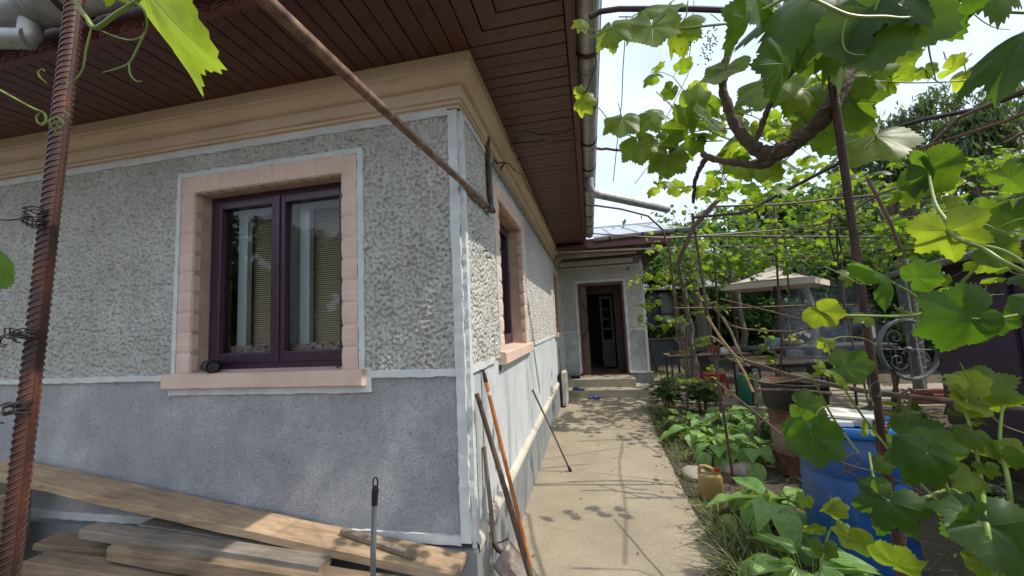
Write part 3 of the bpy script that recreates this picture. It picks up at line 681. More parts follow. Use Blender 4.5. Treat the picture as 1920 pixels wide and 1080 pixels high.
# pull handle standing off the right-hand leaf edge (dark, angular)
b = MB(); hq = [(DO[0]+.075, WY-.035, 1.24), (DO[0]+.17, WY-.045, 1.36), (DO[0]+.215, WY-.045, 1.62), (DO[0]+.17, WY-.045, 1.88), (DO[0]+.075, WY-.035, 2.02)]
for p, q in zip(hq[:-1], hq[1:]): b.bar(p, q, .05, .022)
b.build('pull_handle', M['black'], door, bevel=.004)
b = MB(); b.box((DO[0]+.055, WY+.02, dz0+.03), (DO[0]+.20, WY+.05, dz1-.08)); b.build('side_light', M['doorleaf'], door, bevel=.004)
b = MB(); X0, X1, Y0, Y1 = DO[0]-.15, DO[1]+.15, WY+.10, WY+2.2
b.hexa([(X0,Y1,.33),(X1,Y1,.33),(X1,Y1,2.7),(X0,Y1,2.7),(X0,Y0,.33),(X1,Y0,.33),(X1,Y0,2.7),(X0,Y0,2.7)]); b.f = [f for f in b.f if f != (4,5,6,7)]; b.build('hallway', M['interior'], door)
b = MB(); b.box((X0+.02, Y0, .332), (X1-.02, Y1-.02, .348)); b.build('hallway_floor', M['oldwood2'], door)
# inner vestibule frame (pale) with a glazed cream door ajar
iy = WY+.75
b = MB(); b.box((.60, iy, .36), (.625, iy+.05, 2.30)); b.box((1.30, iy, .36), (1.325, iy+.05, 2.30)); b.box((.625, iy+.002, 2.275), (1.30, iy+.05, 2.30)); b.box((.625, iy+.002, .36), (1.30, iy+.05, .385)); b.build('inner_door_frame', M['cream'], door)
M['hallwall'] = simple('hallway_partition', (.09, .05, .038), .6, .3, 4, .1)
b = MB(); b.box((X0+.02, iy+.01, .35), (.60, iy+.04, 2.65)); b.box((1.325, iy+.01, .35), (X1-.02, iy+.04, 2.65)); b.box((.60, iy+.01, 2.30), (1.325, iy+.04, 2.65)); b.build('partition', M['hallwall'], door)
b = MB(); ix = 1.27; 
for (xa, xb, za, zb) in ((.96,1.01,.40,2.24),(1.22,1.27,.40,2.24),(1.01,1.22,.40,.50),(1.01,1.22,1.02,1.10),(1.01,1.22,1.36,1.41),(1.01,1.22,1.62,1.65),(1.01,1.22,1.88,1.91),(1.01,1.22,2.16,2.24)): b.box((xa, iy+.20+(1.27-xa)*.4-.0, za), (xb, iy+.235+(1.27-xa)*.4, zb))
b.box((1.01, iy+.30, .50), (1.22, iy+.31, 1.02)); b.build('inner_door', M['cream'], door)
# porch soffit, fascia, gutter, sloping metal roof
PX = 2.32; PY = 5.78
b = MB(); y = PY+.03
while y < 7.3:
    b.box((.60, y, 3.075+random.uniform(0,.004)), (PX, y+.148, 3.095)); y += .156
while y < 13:
    b.box((WX-.05, y, 3.075), (PX, y+.148, 3.095)); y += .156
b.build('porch_soffit', M['soffit'], house)
b = MB(); b.box((.06, 5.45, 3.05), (.72, PY+.03, 3.09)); b.build('porch_soffit', M['soffit'], house)
b = MB(); b.box((.66, PY-.03, 3.06), (PX+.02, PY, 3.25)); b.box((PX, PY, 3.06), (PX+.02, 13, 3.22)); b.build('porch_fascia', M['fascia'], house, bevel=.004)
b = MB(); b.box((.05, PY+.25, 2.93), (1.70, PY+.31, 3.07)); b.box((.95, PY+.20, 2.93), (.975, PY+.25, 3.07)); b.build('porch_beam', M['tablewood'], house)
gutter(((.86, PY-.11, 3.235), (2.72, PY-.11, 3.285)), .062, (0,-1,0), 3, house)
b = MB(); b.hexa([(.72,PY-.08,3.27),(2.66,PY-.08,3.27),(2.66,9.6,4.35),(.72,9.6,4.35),(.72,PY-.08,3.285),(2.66,PY-.08,3.285),(2.66,9.6,4.365),(.72,9.6,4.365)])
for x in (1.2, 1.7, 2.2): b.hexa([(x,PY-.08,3.285),(x+.02,PY-.08,3.285),(x+.02,9.6,4.365),(x,9.6,4.365),(x,PY-.08,3.31),(x+.02,PY-.08,3.31),(x+.02,9.6,4.39),(x,9.6,4.39)])
b.box((.66, 9.6, 4.33), (2.7, 9.7, 4.41)); b.build('porch_roof', M['sheet'], house)
b = MB(); b.box((.05, 5.43, 3.34), (.72, 9.6, 3.36)); b.build('roof', M['sheet'], house)
b = MB(); b.hexa([(.07,6.95,2.90),(1.72,6.95,2.90),(1.72,7.06,2.90),(.07,7.06,2.90),(.07,6.95,3.0),(1.72,6.95,3.0),(1.72,7.06,3.0),(.07,7.06,3.0)]); b.build('awning_case', M['dirtywhite'], house, bevel=.006)
tagp = MB(); tagp.tube([tuple(on(1045,473,1,5.9)), tuple(on(1160,468,1,5.9)), tuple(on(1290,463,1,5.9))], .017, 8); tagp.tube([tuple(on(1290,463,1,5.9)), tuple(on(1330,472,1,5.9))], .030, 10)
tg = tagp.build('awning_pole', M['dirtywhite'], house, smooth=True)
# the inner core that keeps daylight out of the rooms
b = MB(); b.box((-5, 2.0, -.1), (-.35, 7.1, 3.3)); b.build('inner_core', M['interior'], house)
# ================================================================ GROUND
def st(o): o['kind'] = 'structure'; return o
def ground_grid(name, x0, x1, y0, y1, step, amp, mat, z0=0, seed=3, mask=None):
    nx = int((x1-x0)/step)+1; ny = int((y1-y0)/step)+1; X, Y = np.meshgrid(np.linspace(x0, x1, nx), np.linspace(y0, y1, ny))
    f = field(512, .01, .06, 1, seed)[np.ix_(np.arange(ny) % 512, np.arange(nx) % 512)]; g = field(512, .1, .4, 1, seed+1)[np.ix_(np.arange(ny) % 512, np.arange(nx) % 512)]
    Z = z0+f*amp+g*amp*.35; V = np.stack([X, Y, Z], -1); idx = np.arange(nx*ny).reshape(ny, nx)
    q = np.stack([idx[:-1,:-1], idx[:-1,1:], idx[1:,1:], idx[1:,:-1]], -1)
    return np_mesh(name, V.reshape(-1,3), q.ravel(), np.full(len(q.reshape(-1,4)), 4), mat)
b = MB(); b.add([(-300,-300,-.14),(300,-300,-.14),(300,300,-.14),(-300,300,-.14)], [(0,1,2,3)]); st(b.build('ground', M['soil']))
st(ground_grid('garden_bed', 1.2, 9.0, -3.0, 9.0, .03, .012, M['soil'], -.028))
# path along the house wall: edge crumbles slightly; widens into the yard beyond the bed
def pathpoly(pts, name, z=.0, th=.1, mat=None):
    P = []
    for (x0, y0), (x1, y1) in zip(pts, pts[1:]+pts[:1]):
        k = max(1, int(math.hypot(x1-x0, y1-y0)/.10))
        for i in range(k): P.append((x0+(x1-x0)*i/k+random.uniform(-.006,.006), y0+(y1-y0)*i/k+random.uniform(-.006,.006)))
    n_ = len(P); b = MB(); b.v = [(x, y, z) for x, y in P]+[(x, y, z-th) for x, y in P]
    b.f = [tuple(range(n_))]+[(i, n_+i, n_+(i+1) % n_, (i+1) % n_) for i in range(n_)]
    return st(b.build(name, mat or M['path'], None))
pathpoly([(.0,-1.2),(1.52,-1.2),(1.44,.68),(1.42,1.67),(1.47,3.3),(1.56,4.8),(1.64,5.75),(1.60,6.1),(.0,6.1)], 'path')
pathpoly([(.0,6.108),(1.7,6.108),(3.05,5.6),(3.6,5.2),(9,5.8),(9,7.6),(4.2,7.4),(3.2,8.6),(3.6,13),(4.2,24),(1.9,24),(1.9,7.2),(0,7.2)], 'yard', z=-.004)
pathpoly([(-6,-1.3),(-.06,-1.3),(-.06,-.04),(-6,-.04)], 'front_paving', z=-.03)
GP = lambda px, py, z=0: on(px, py, 2, z)

# ================================================================ THINGS BY THE HOUSE
# ribbed rods (reinforcing bar): shaft with ribs, twisted wire ties
def rebar(name, a, b_, r, label, cat, group=None, ribs=True, mat=None, pitch=None, parent=None):
    a, b_ = np.array(a, float), np.array(b_, float); a = a+(b_-a)*((-.05-a[2])/(b_[2]-a[2])); root = empty(name, a if a[2] < b_[2] else b_, label, cat, group)
    m_ = MB(); m_.tube([a, b_], r, 14); L_ = np.linalg.norm(b_-a); d = (b_-a)/L_
    s_ = np.cross(d, [0,1,0]); s_ /= np.linalg.norm(s_); t_ = np.cross(d, s_)
    m_.bar(a, b_, r*.35, r*2.12, up=tuple(s_)); 
    m_.build('shaft', mat or M['rod'], root, smooth=True)
    if ribs:
        m_ = MB(); pitch = pitch or r*.95; k = int(L_/pitch)
        for i in range(k):
            p = a+d*(i+.5)*pitch
            for sg in (1, -1):
                pts = []
                for j in range(7):
                    an = math.pi*(j/6*.86+.07)*sg; pts.append(p+(s_*math.cos(an)+t_*math.sin(an))*(r*1.0)+d*((j/6-.5)*pitch*1.6*sg+random.uniform(-.04,.04)*pitch))
                m_.tube(pts, [r*.05, r*.13, r*.17, r*.18, r*.17, r*.13, r*.05], 5)
        m_.build('ribbing', mat or M['rod'], root, smooth=True)
    return root, d, s_, t_
def tie(root, p, d, s_, t_, r, turns=4, ends=True, nm='wire_tie'):
    m_ = MB()
    for k in range(turns):
        pts = []; ph = random.uniform(0, 6); tilt = random.uniform(-.35, .35); sh = random.uniform(-1, 1)*r*1.0
        for j in range(17):
            an = ph+j/16*6.6; rr = r*(1.18+.10*math.sin(an*2+k)); pts.append(p+(s_*math.cos(an)+t_*math.sin(an))*rr+d*(sh+tilt*r*math.cos(an)+.12*r*math.sin(3*an)))
        if ends:
            q = pts[-1]; lat = -RT*1.0
            pts += [q+lat*r*.8+d*r*.3, q+lat*r*1.6+d*r*random.uniform(-.6,.6), q+lat*r*1.5-d*r*.9, q+lat*r*.6-d*r*1.1]
        m_.tube(pts, r*.11, 6)
    return m_.build(nm, M['wire'], root, smooth=True)
RL = rebar('ribbed_rod', at(12, 1110, .40), at(168, -230, .50), .0078, 'thick rusty ribbed iron rod standing nearest at the left edge, bound with wire', 'iron rod', 'ribbed iron posts')
for px, py, dd_ in ((66, 403, .428), (44, 630, .419), (33, 765, .413)): tie(RL[0], at(px, py, dd_), RL[1], RL[2], RL[3], .0080, 5)
m_ = MB(); m_.tube([at(-20, 412, .43), at(20, 412, .43), at(55, 408, .425)], .0012, 5); m_.build('wire_end', M['wire'], RL[0])
RR = rebar('ribbed_rod', at(1696, 1120, .86), at(1556, 120, .97), .0085, 'dark ribbed iron rod in front of the blue barrel, rising to the thick vine arm', 'iron rod', 'ribbed iron posts')
for px, py, dd_ in ((1640, 735, .90),): tie(RR[0], at(px, py, dd_), RR[1], RR[2], RR[3], .0092, 3, ends=False)
# smooth rusty tube from the wall standpipe towards the viewer
pw = np.array([.055, .585, 2.42]); pn = at(470, -26, .86)
root = empty('support_pipe', pw, 'long rusty pipe running up from the side wall to overhead in front of the corner', 'pipe')
b = MB(); b.tube([pn, pw*.5+pn*.5, pw], .0175, 16); b.build('tube', M['rustpipe'], root, smooth=True)
b = MB(); d = (pn-pw)/np.linalg.norm(pn-pw)
for t in (.16, .04): 
    p = pw+d*t
    for k in range(3): b.tube([p+np.array([math.cos(a)*.021, 0, math.sin(a)*.021])+d*(.004*k) for a in np.linspace(0, 6.28, 12)], .0028, 5)
b.tube([pw+d*.16, pw+d*.17+np.array([-.05,.02,.03]), pw+d*.16+np.array([-.12,.03,.0])], .003, 5); b.build('wire_tie', M['wire'], root)

# planks
def plank(name, p0, p1, wid, th, label, mat, group='boards stacked under the front wall', lean=0.0, seed=0):
    """board from p0 to p1 (centre of top face), wid along y; ends sawn ragged, edges worn"""
    rs = np.random.default_rng(seed+5); p0, p1 = np.array(p0, float), np.array(p1, float); L_ = np.linalg.norm(p1-p0); d = (p1-p0)/L_
    up = np.cross(d, [0,1,0]); up = -up if up[2] < 0 else up; up /= np.linalg.norm(up); sd = np.cross(up, d); sd = sd*math.cos(lean)+up*math.sin(lean); up = np.cross(d, sd)
    if up[2] < 0: up = -up
    k = max(8, int(L_/.07)); m_ = MB()
    ring = [(-1,0,.0),(-.96,.0,.35),(0,.0,.4),(.96,.0,.35),(1,0,.0)]
    w1 = np.cumsum(rs.normal(0, .0012, k+1)); w2 = np.cumsum(rs.normal(0, .0012, k+1)); hh = np.cumsum(rs.normal(0, .0008, k+1))
    for i in range(k+1):
        c = p0+(p1-p0)*i/k+up*hh[i]; a = wid/2
        for (s_, h) in ((-a+w1[i], -.004), (-a+.006+w1[i], 0), (0, .001), (a-.006+w2[i], 0), (a+w2[i], -.004), (a+w2[i], -th+.004), (a-.005+w2[i], -th), (-a+.005+w1[i], -th), (-a+w1[i], -th+.004)):
            m_.v.append(tuple(c+sd*s_+up*h+(d*rs.normal(0,.003) if i in (0, k) else 0)))
    for i in range(k):
        for j in range(9): q = i*9; m_.f.append((q+j, q+9+j, q+9+(j+1)%9, q+(j+1)%9))
    m_.f += [tuple(range(9))[::-1], tuple(k*9+j for j in range(9))]
    o = m_.build(name, mat, None); return tag(o, label, 'board', group)
plank('wooden_plank', (-3.25,-.135,.842), (-.018,-.13,.44), .20, .046, 'long clean pine plank on top of the stack, sloping down to the house corner', M['plank'], seed=1)
plank('wooden_plank', (-2.20,-.27,.570), (-.68,-.25,.478), .10, .050, 'weathered grey board just under the sloping pine plank', M['oldwood'], seed=2)
plank('wooden_plank', (-1.93,-.30,.52), (-.30,-.29,.425), .11, .075, 'brownish old board, second below the sloping plank', M['oldwood2'], seed=3)
plank('wooden_plank', (-2.42,-.36,.445), (-.15,-.34,.35), .12, .09, 'thick old board lowest at the front of the stack', M['oldwood2'], seed=4)
plank('wooden_plank', (-2.60,-.22,.455), (-1.5,-.19,.43), .13, .04, 'short stub of board poking out at the left of the stack behind the others', M['oldwood2'], seed=5)
plank('wooden_plank', (-1.95,-.13,.55), (-.7,-.14,.475), .14, .035, 'dark thin board wedged between the stack and the wall', M['oldwood'], seed=6)
plank('wooden_plank', (-2.4,-.25,.325), (-.1,-.27,.285), .26, .06, 'wide hidden board at the bottom of the stack', M['oldwood'], seed=7)
for x in (-2.1, -.5): plank('timber_block', (x,-.45,.225), (x+.10,-.0,.225), .12, .25, 'timber block carrying the %s end of the board stack' % ('left' if x < -1 else 'right'), M['oldwood'], group='blocks under the boards', seed=8)
# a batten lying on the sloping plank
pa = np.array([-.70,-.10,.525]); pb = np.array([-.235,-.175,.468]); b = MB(); b.bar(pa+[0,0,.012], pb+[0,0,.012], .034, .024); tag(b.build('wooden_batten', M['handle2'], bevel=.003), 'short brown batten lying on the sloping plank near the corner', 'batten')
# drum at far left
def lathe_thing(name, c, prof, mat, label, cat, parts=(), group=None):
    root = empty(name, c, label, cat, group); b = MB(); b.lathe(c, prof, 40); b.build('body', mat, root, smooth=True)
    return root
lathe_thing('plastic_drum', (-3.10,-.32,-.03), [(0,0),(.20,0),(.235,.03),(.245,.2),(.25,.55),(.245,.72),(.262,.725),(.262,.75),(.245,.755),(.235,.75),(.23,.5),(.22,.1),(0,.08)], M['concrete_bucket'], 'beige open drum beside the left ribbed rod under the plank end', 'drum')
# black pipe elbow on the window sill
e = np.array([-1.69, -.005, 1.425])
root = empty('pipe_elbow', e, 'short black pipe elbow lying on the front window sill', 'pipe elbow')
b = MB(); b.tube([e+[-.10,.055,.0], e+[-.05,.03,0], e+[.02,-.012,0], e+[.045,-.03,0]], [.036,.036,.036,.037], 20, cap=False); b.tube([e+[.03,-.02,0], e+[.05,-.033,0]], [.043,.043], 20, cap=False)
b.tube([e+[.05,-.033,0], e+[.02,-.012,0], e+[-.06,.035,0]], [.030,.029,.029], 20); b.build('pipe', M['black'], root, smooth=True)
# tools leaning at the corner
def handle(pts, r, mat, name, root, n=12): 
    b = MB(); b.tube(pts, r, n); return b.build(name, mat, root, smooth=True)
T = np.array([.018,.276,1.325]); B_ = np.array([.293,.248,.06]); lp = lambda t: T*(1-t)+B_*t
root = empty('broom', (.24,.44,0), 'broom with long orange handle and black hanging cap at the house corner', 'broom')
handle([lp(.10), lp(.5), lp(1)], .0125, M['orange'], 'handle', root)
b = MB(); b.tube([lp(.0), lp(.012), lp(.05), lp(.055)], [.006,.011,.0135,.0135], 12); ring = [lp(-.012)+np.array([0, math.cos(a)*.010, math.sin(a)*.016]) for a in np.linspace(0, 6.28, 12)]; b.tube(ring, .003, 6); b.build('hanging_cap', M['black'], root, smooth=True)
handle([lp(.05), lp(.10)], .0122, M['orange'], 'grip', root); handle([lp(.100), lp(.118)], .0135, M['dirtywhite'], 'collar', root)
b = MB(); c = lp(1.0); b.hexa([c+[-.11,-.03,-.06], c+[.13,-.01,-.06], c+[.13,.04,-.06], c+[-.11,.03,-.06], c+[-.05,-.02,.02], c+[.06,-.01,.02], c+[.06,.03,.02], c+[-.05,.02,.02]]); b.build('brush_head', M['blueshoe'], root, bevel=.01)
T2 = np.array([.018,.118,1.215]); B2 = np.array([.34,.115,.03]); lp2 = lambda t: T2*(1-t)+B2*t
root = empty('rake', (.26,.42,0), 'dark wooden long-handled tool crossing behind the orange broom', 'rake')
handle([lp2(0), lp2(.3)+[.002,0,0], lp2(.7), lp2(1)], [.0135,.015,.016,.0165], M['handle'], 'handle', root)
b = MB(); b.tube([lp2(.93), lp2(.99)], .02, 10); c = lp2(1); b.bar(c+[-.14,-.03,0], c+[.14,.05,0], .02, .02)
for i in range(9): q = c+np.array([-.13,-.028,0])+np.array([.26,.076,0])*i/8; b.tube([q, q+[.01,-.02,-.02]], .003, 5)
b.build('rake_head', M['rust'], root)
T3 = np.array([.018,.228,.885]); B3 = np.array([.064,.212,.33]); lp3 = lambda t: T3*(1-t)+B3*t
root = empty('shovel', (.2,.2,.0), 'square metal coal shovel with short grey wooden handle leaning on the plinth corner', 'shovel')
handle([lp3(0), lp3(.5), lp3(.62), lp3(1)], [.0125,.013,.014,.0145], M['handle2'], 'handle', root)
bl = [on(928,1040,0,.15), on(950,1016,0,.16), on(1003,1075,0,.26), on(985,1108,0,.28)]
c = sum(bl)/4
b = MB(); P0 = on(923,1062,1,.10); P1 = on(952,1010,1,.24); P2 = on(1003,1072,1,.24)+[.02,0,-.02]; P3 = on(970,1125,1,.08)+[.02,0,-.02]
def patch(m_, a_, b_, c_, d_, k=8, bul=.02):
    nrm = np.cross(b_-a_, d_-a_); nrm /= np.linalg.norm(nrm); o0 = len(m_.v)
    for i in range(k+1):
        for j in range(k+1):
            s_, t_ = i/k, j/k; p = (a_*(1-s_)+d_*s_)*(1-t_)+(b_*(1-s_)+c_*s_)*t_; m_.v.append(tuple(p-nrm*bul*(1-(2*t_-1)**4)*(.4+.6*math.cos(s_*1.4))))
    for i in range(k):
        for j in range(k): q = o0+i*(k+1)+j; m_.f.append((q, q+1, q+k+2, q+k+1))
patch(b, P0, P1, P2, P3); blade = b.build('blade', simple('worn_shovel_steel', (.27,.24,.215), .45, .45, 14, .3, metal=.35, c2=(.15,.105,.08)), root, smooth=True)
sm = blade.modifiers.new('t', 'SOLIDIFY'); sm.thickness = .003
b = MB(); b.tube([B3-(B3-T3)*.04, (P0+P1)/2*.5+B3*.5, (P0*.5+P1*.5)*.9+P2*.1], [.016,.014,.010], 10); b.tube([B3+[.0,.0,.02], (P1+B3)/2+[0,.01,.0], P1], .004, 6); b.build('socket', M['darkmetal'], root, smooth=True)
# grey broom handle in front of the plank
T4 = on(704,897,1,-.55); B4 = on(697,1110,1,-.50); root = empty('broom', (B4[0],B4[1],0), 'thin grey handle with black looped cap standing upright before the plank', 'broom')
dn = (B4-T4)/np.linalg.norm(B4-T4); handle([T4+dn*.10, T4+dn*.3, np.array([B4[0], B4[1], .05])], .0115, M['greyplastic'], 'handle', root)
b = MB(); b.tube([T4+dn*.035, T4+dn*.05, T4+dn*.11], [.0105,.0135,.0130], 14); 
loop = [T4+dn*(.018+.022*math.cos(a))+RT*math.sin(a)*.010 for a in np.linspace(0, 6.28, 16)]; b.tube(loop, .0032, 6); b.build('hanging_cap', M['black'], root, smooth=True)
b = MB(); b.box((B4[0]-.13,B4[1]-.03,.0),(B4[0]+.13,B4[1]+.03,.06)); b.build('brush_head', M['black'], root, bevel=.01)
# walking stick against the wall
T5 = np.array([.014,2.225,.875]); B5 = np.array([.377,2.272,.0]); root = empty('walking_stick', B5, 'thin brown stick with dark rubber foot propped between path and side wall', 'stick')
d5 = (T5-B5)/np.linalg.norm(T5-B5); handle([T5, (T5+B5)/2+[.004,0,0], B5+d5*.03], [.011,.0095,.0095], M['handle'], 'shaft', root); b = MB(); b.tube([B5, B5+d5*.02, B5+d5*.045, B5+d5*.06], [.017,.0175,.014,.0115], 12); b.build('rubber_foot', M['black'], root, smooth=True)
# radiator on end
root = empty('radiator', (.10,5.45,0), 'cream panel radiator stood on end against the wall before the steps', 'radiator')
b = MB(); 
b.box((.085,5.40,.03),(.165,5.95,.66)); b.build('panel', M['dirtywhite'], root, bevel=.012)
b = MB()
for i in range(9): b.box((.166,5.44+i*.055,.06),(.172,5.465+i*.055,.63))
b.build('convector_rib', M['dirtywhite'], root, bevel=.002)
b = MB(); b.box((.04,5.42,.05),(.082,5.93,.63)); b.build('back_panel', M['darkmetal'], root)
for z in (.075,.60): b = MB(); b.tube([(.125,5.405,z),(.125,5.385,z)], .014, 12); b.build('valve_socket', M['zinc'], root, smooth=True)
# a lath standing behind the radiator
b = MB(); b.bar((.05,6.05,.0),(.02,6.0,1.05), .03, .012, up=(1,0,0)); tag(b.build('wooden_lath', M['handle2']), 'narrow lath upright behind the radiator', 'lath')
# slippers
def slipper(c, ang, mat, label, cat='slipper', group='pair of blue slippers', closed=False):
    root = empty('slipper', c, label, cat, group); rz = np.array([[math.cos(ang),-math.sin(ang),0],[math.sin(ang),math.cos(ang),0],[0,0,1]]); c = np.array(c)
    b = MB(); k = 20; out_ = []
    for i in range(k):
        t = 2*math.pi*i/k; x = .135*math.cos(t); y = .047*math.sin(t)*(1+.22*math.cos(t)); out_.append((x, y))
    for z, s_ in ((0,.95),(.012,1),(.024,1),(.028,.94)): b.v += [tuple(c+rz@np.array([x*s_, y*s_, z])) for x, y in out_]
    for l_ in range(3):
        for i in range(k): q = l_*k; b.f.append((q+i, q+(i+1)%k, q+k+(i+1)%k, q+k+i))
    b.f += [tuple(range(k))[::-1], tuple(3*k+i for i in range(k))]; b.build('sole', mat, root, smooth=True)
    b = MB(); n1, n2 = 10, 12; x0, x1 = (.0,.118)
    if closed: x0 = -.10
    for i in range(n1+1):
        x = x0+(x1-x0)*i/n1; hw = .05*math.sqrt(max(.02, 1-(x/.137)**2))*(1+.2*x/.13); hh = .062*(1-.55*(i/n1)**1.5)
        for j in range(n2+1): a = math.pi*j/n2; b.v.append(tuple(c+rz@np.array([x, hw*math.cos(a), .015+hh*math.sin(a)])))
    for i in range(n1):
        for j in range(n2): q = i*(n2+1)+j; b.f.append((q, q+1, q+n2+2, q+n2+1))
    o = b.build('strap', mat, root, smooth=True); s_ = o.modifiers.new('t', 'SOLIDIFY'); s_.thickness = .005
    return root
q = GP(1083,731,.168); slipper((q[0]+.02,q[1],.168), R(165), M['blueshoe'], 'blue slipper on the lower step close to the radiator')
q = GP(1114,748,.0); slipper((q[0],q[1],.002), R(5), M['blueshoe'], 'blue slipper on the path in front of the steps')
slipper((.245,6.86,.337), R(100), M['darkshoe'], 'left one of the two dark shoes on the top step', 'shoe', 'dark shoes on the step', True); slipper((.345,6.87,.337), R(95), M['darkshoe'], 'right one of the two dark shoes on the top step', 'shoe', 'dark shoes on the step', True)

# ================================================================ GARDEN THINGS
# canister
c = GP(1334,938,0); root = empty('canister', c, 'khaki plastic jerry can with red cap standing at the edge of the path', 'canister')
def rbox(cx, cy, z0, z1, hx_, hy_, rot, rad, mat, nm, root, k=5):
    b = MB(); n_ = []; 
    for (sx, sy, a0) in ((1,1,0),(-1,1,90),(-1,-1,180),(1,-1,270)):
        for i in range(k): a = R(a0+90*i/(k-1)); n_.append((sx*(hx_-rad)+rad*math.cos(a), sy*(hy_-rad)+rad*math.sin(a)))
    ca, sa = math.cos(rot), math.sin(rot); L_ = len(n_)
    for z, s_ in ((z0, .93), (z0+.008, 1), (z1-.02, 1), (z1-.005, .93), (z1, .8)): b.v += [(cx+(x*s_)*ca-(y*s_)*sa, cy+(x*s_)*sa+(y*s_)*ca, z) for x, y in n_]
    for l_ in range(4):
        for i in range(L_): q = l_*L_; b.f.append((q+i, q+(i+1)%L_, q+L_+(i+1)%L_, q+L_+i))
    b.f += [tuple(range(L_))[::-1], tuple(4*L_+i for i in range(L_))]; return b.build(nm, mat, root, smooth=True)
rot = R(-8); cx, cy = c[0]+.02, c[1]+.06
rbox(cx, cy, .0, .20, .095, .055, rot, .022, M['canister'], 'body', root)
ca, sa = math.cos(rot), math.sin(rot); lc = lambda x, y, z: (cx+x*ca-y*sa, cy+x*sa+y*ca, z)
b = MB(); b.tube([lc(-.082,0,.19), lc(-.082,0,.235), lc(-.07,0,.262), lc(-.02,0,.262), lc(.02,0,.245), lc(.045,0,.20)], [.016,.016,.016,.015,.015,.018], 10); b.build('grip', M['canister'], root, smooth=True)
b = MB(); b.tube([lc(.062,0,.19), lc(.062,0,.225)], .022, 14); b.build('neck', M['canister'], root, smooth=True); b = MB(); b.tube([lc(.062,0,.222), lc(.062,0,.252)], [.026,.025], 16); b.build('cap', M['red'], root, smooth=False)
def stone(c, rad, label, seed, mat=None, group='stones in the bed'):
    rs = np.random.default_rng(seed); b = MB(); b.ell((0,0,0), (1,1,1), 20, 12); v = np.array(b.v); fr_ = rs.normal(0, 2.2, (5,3)); ph = rs.uniform(0, 6, 5)
    s_ = 1+sum(.07*np.sin(v@fr_[i]+ph[i]) for i in range(5)); v = v*s_[:,None]*np.array(rad)+np.array(c); b.v = [tuple(x) for x in v]; return tag(b.build('stone', mat or M['stone'], smooth=True), label, 'stone', group)
c = GP(1303,886,.0); stone((c[0],c[1],.0), (.13,.17,.045), 'flat pale stone just left of the jerry can', 1); c = GP(1400,893,0); stone((c[0]+.0,c[1]+.15,.01), (.20,.14,.06), 'long pale stone to the right behind the jerry can', 2)
c = GP(1845,925,0); stone((c[0],c[1],.02), (.16,.10,.05), 'pale stone in the shade beyond the blue barrel', 3)
# blue barrel
bc = np.array([2.28, .90, 0]); root = empty('plastic_barrel', bc, 'big blue plastic barrel with lid under loose tiles', 'barrel')
prof = [(r_*.94, z_) for r_, z_ in [(0,0),(.25,0),(.275,.02),(.285,.08),(.287,.20),(.280,.215),(.280,.235),(.290,.25),(.292,.55),(.284,.565),(.284,.585),(.291,.60),(.288,.72),(.268,.80),(.250,.83)]]
b = MB(); b.lathe(bc, prof, 64); b.build('body', M['blue'], root, smooth=True)
b = MB(); b.lathe(bc, [(.250,.825),(.272,.828),(.283,.84),(.286,.868),(.280,.885),(.268,.888),(.258,.878),(.250,.862),(.20,.858),(.06,.864),(.0,.864)], 64); lid = b.build('lid', simple('barrel_lid_blue', (.03,.19,.56), .35, .25, 8, .08), root, smooth=True)
b = MB()
for a in (R(200), R(20)): b.tube([bc+np.array([math.cos(a)*.2, math.sin(a)*.2, .868]), bc+np.array([math.cos(a)*.25, math.sin(a)*.25, .872])], .02, 12)
b.build('bung', M['blue'], lid, smooth=True)
def slab(c, hx_, hy_, th, rot, mat, label, tilt=0, nm='tile', cat='tile', group='loose tiles on the blue barrel'):
    ca, sa = math.cos(rot), math.sin(rot); b = MB(); b.obox(np.array(c)+[0,0,th/2], np.array([ca,sa,tilt])*hx_, np.array([-sa,ca,0])*hy_, np.array([0,0,th/2])); return tag(b.build(nm, mat, bevel=.002), label, cat, group)
slab((2.15,.86,.872),.11,.09,.028,R(-12),M['paper'],'pale tile at the left end of the barrel lid'); slab((2.26,.82,.872),.10,.05,.030,R(-16),simple('grey_tile',(.42,.40,.37),.7,.3,9,.2),'grey-sided tile in the middle front of the barrel lid')
slab((2.31,.92,.906),.15,.13,.016,R(-22),M['paper'],'big white tile lying uppermost across the barrel lid',-.03); slab((2.20,.97,.904),.09,.07,.022,R(10),simple('grey_tile_b',(.5,.48,.44),.7,.3,9,.2),'small square tile behind the pale one on the lid')
root = empty('utility_knife', (2.39,.79,.872), 'red and white knife lying on the right of the barrel lid', 'knife'); b = MB(); b.bar((2.34,.80,.885),(2.44,.772,.885), .022, .012); b.build('grip', M['red'], root, bevel=.003); b = MB(); b.bar((2.36,.775,.877),(2.445,.752,.877), .018, .006); b.build('blade', M['dirtywhite'], root)
# rusty drum with a black tub on it
rc = np.array([2.66, 2.40, 0]); root = empty('rusty_drum', rc, 'rusty open metal drum behind the hostas with a rim of bands', 'drum')
b = MB(); b.lathe(rc, [(0,0),(.205,0),(.21,.02),(.222,.2),(.232,.21),(.225,.225),(.232,.42),(.245,.43),(.236,.445),(.240,.62),(.256,.63),(.254,.65),(.238,.645),(.23,.3),(.2,.03),(0,.03)], 48); b.build('body', M['barrust'], root, smooth=True)
root = empty('black_tub', rc+[0,0,.60], 'black plastic tub sitting in the top of the rusty drum', 'tub'); b = MB(); b.lathe(rc, [(0,.56),(.225,.56),(.232,.60),(.268,.66),(.285,.86),(.298,.865),(.298,.885),(.278,.885),(.262,.70),(0,.64)], 48); b.build('body', M['black'], root, smooth=True)
b = MB(); b.lathe(rc, [(.278,.885),(.284,.897),(.270,.897),(.255,.85)], 48); b.build('rim', M['barrust'], root, smooth=True)
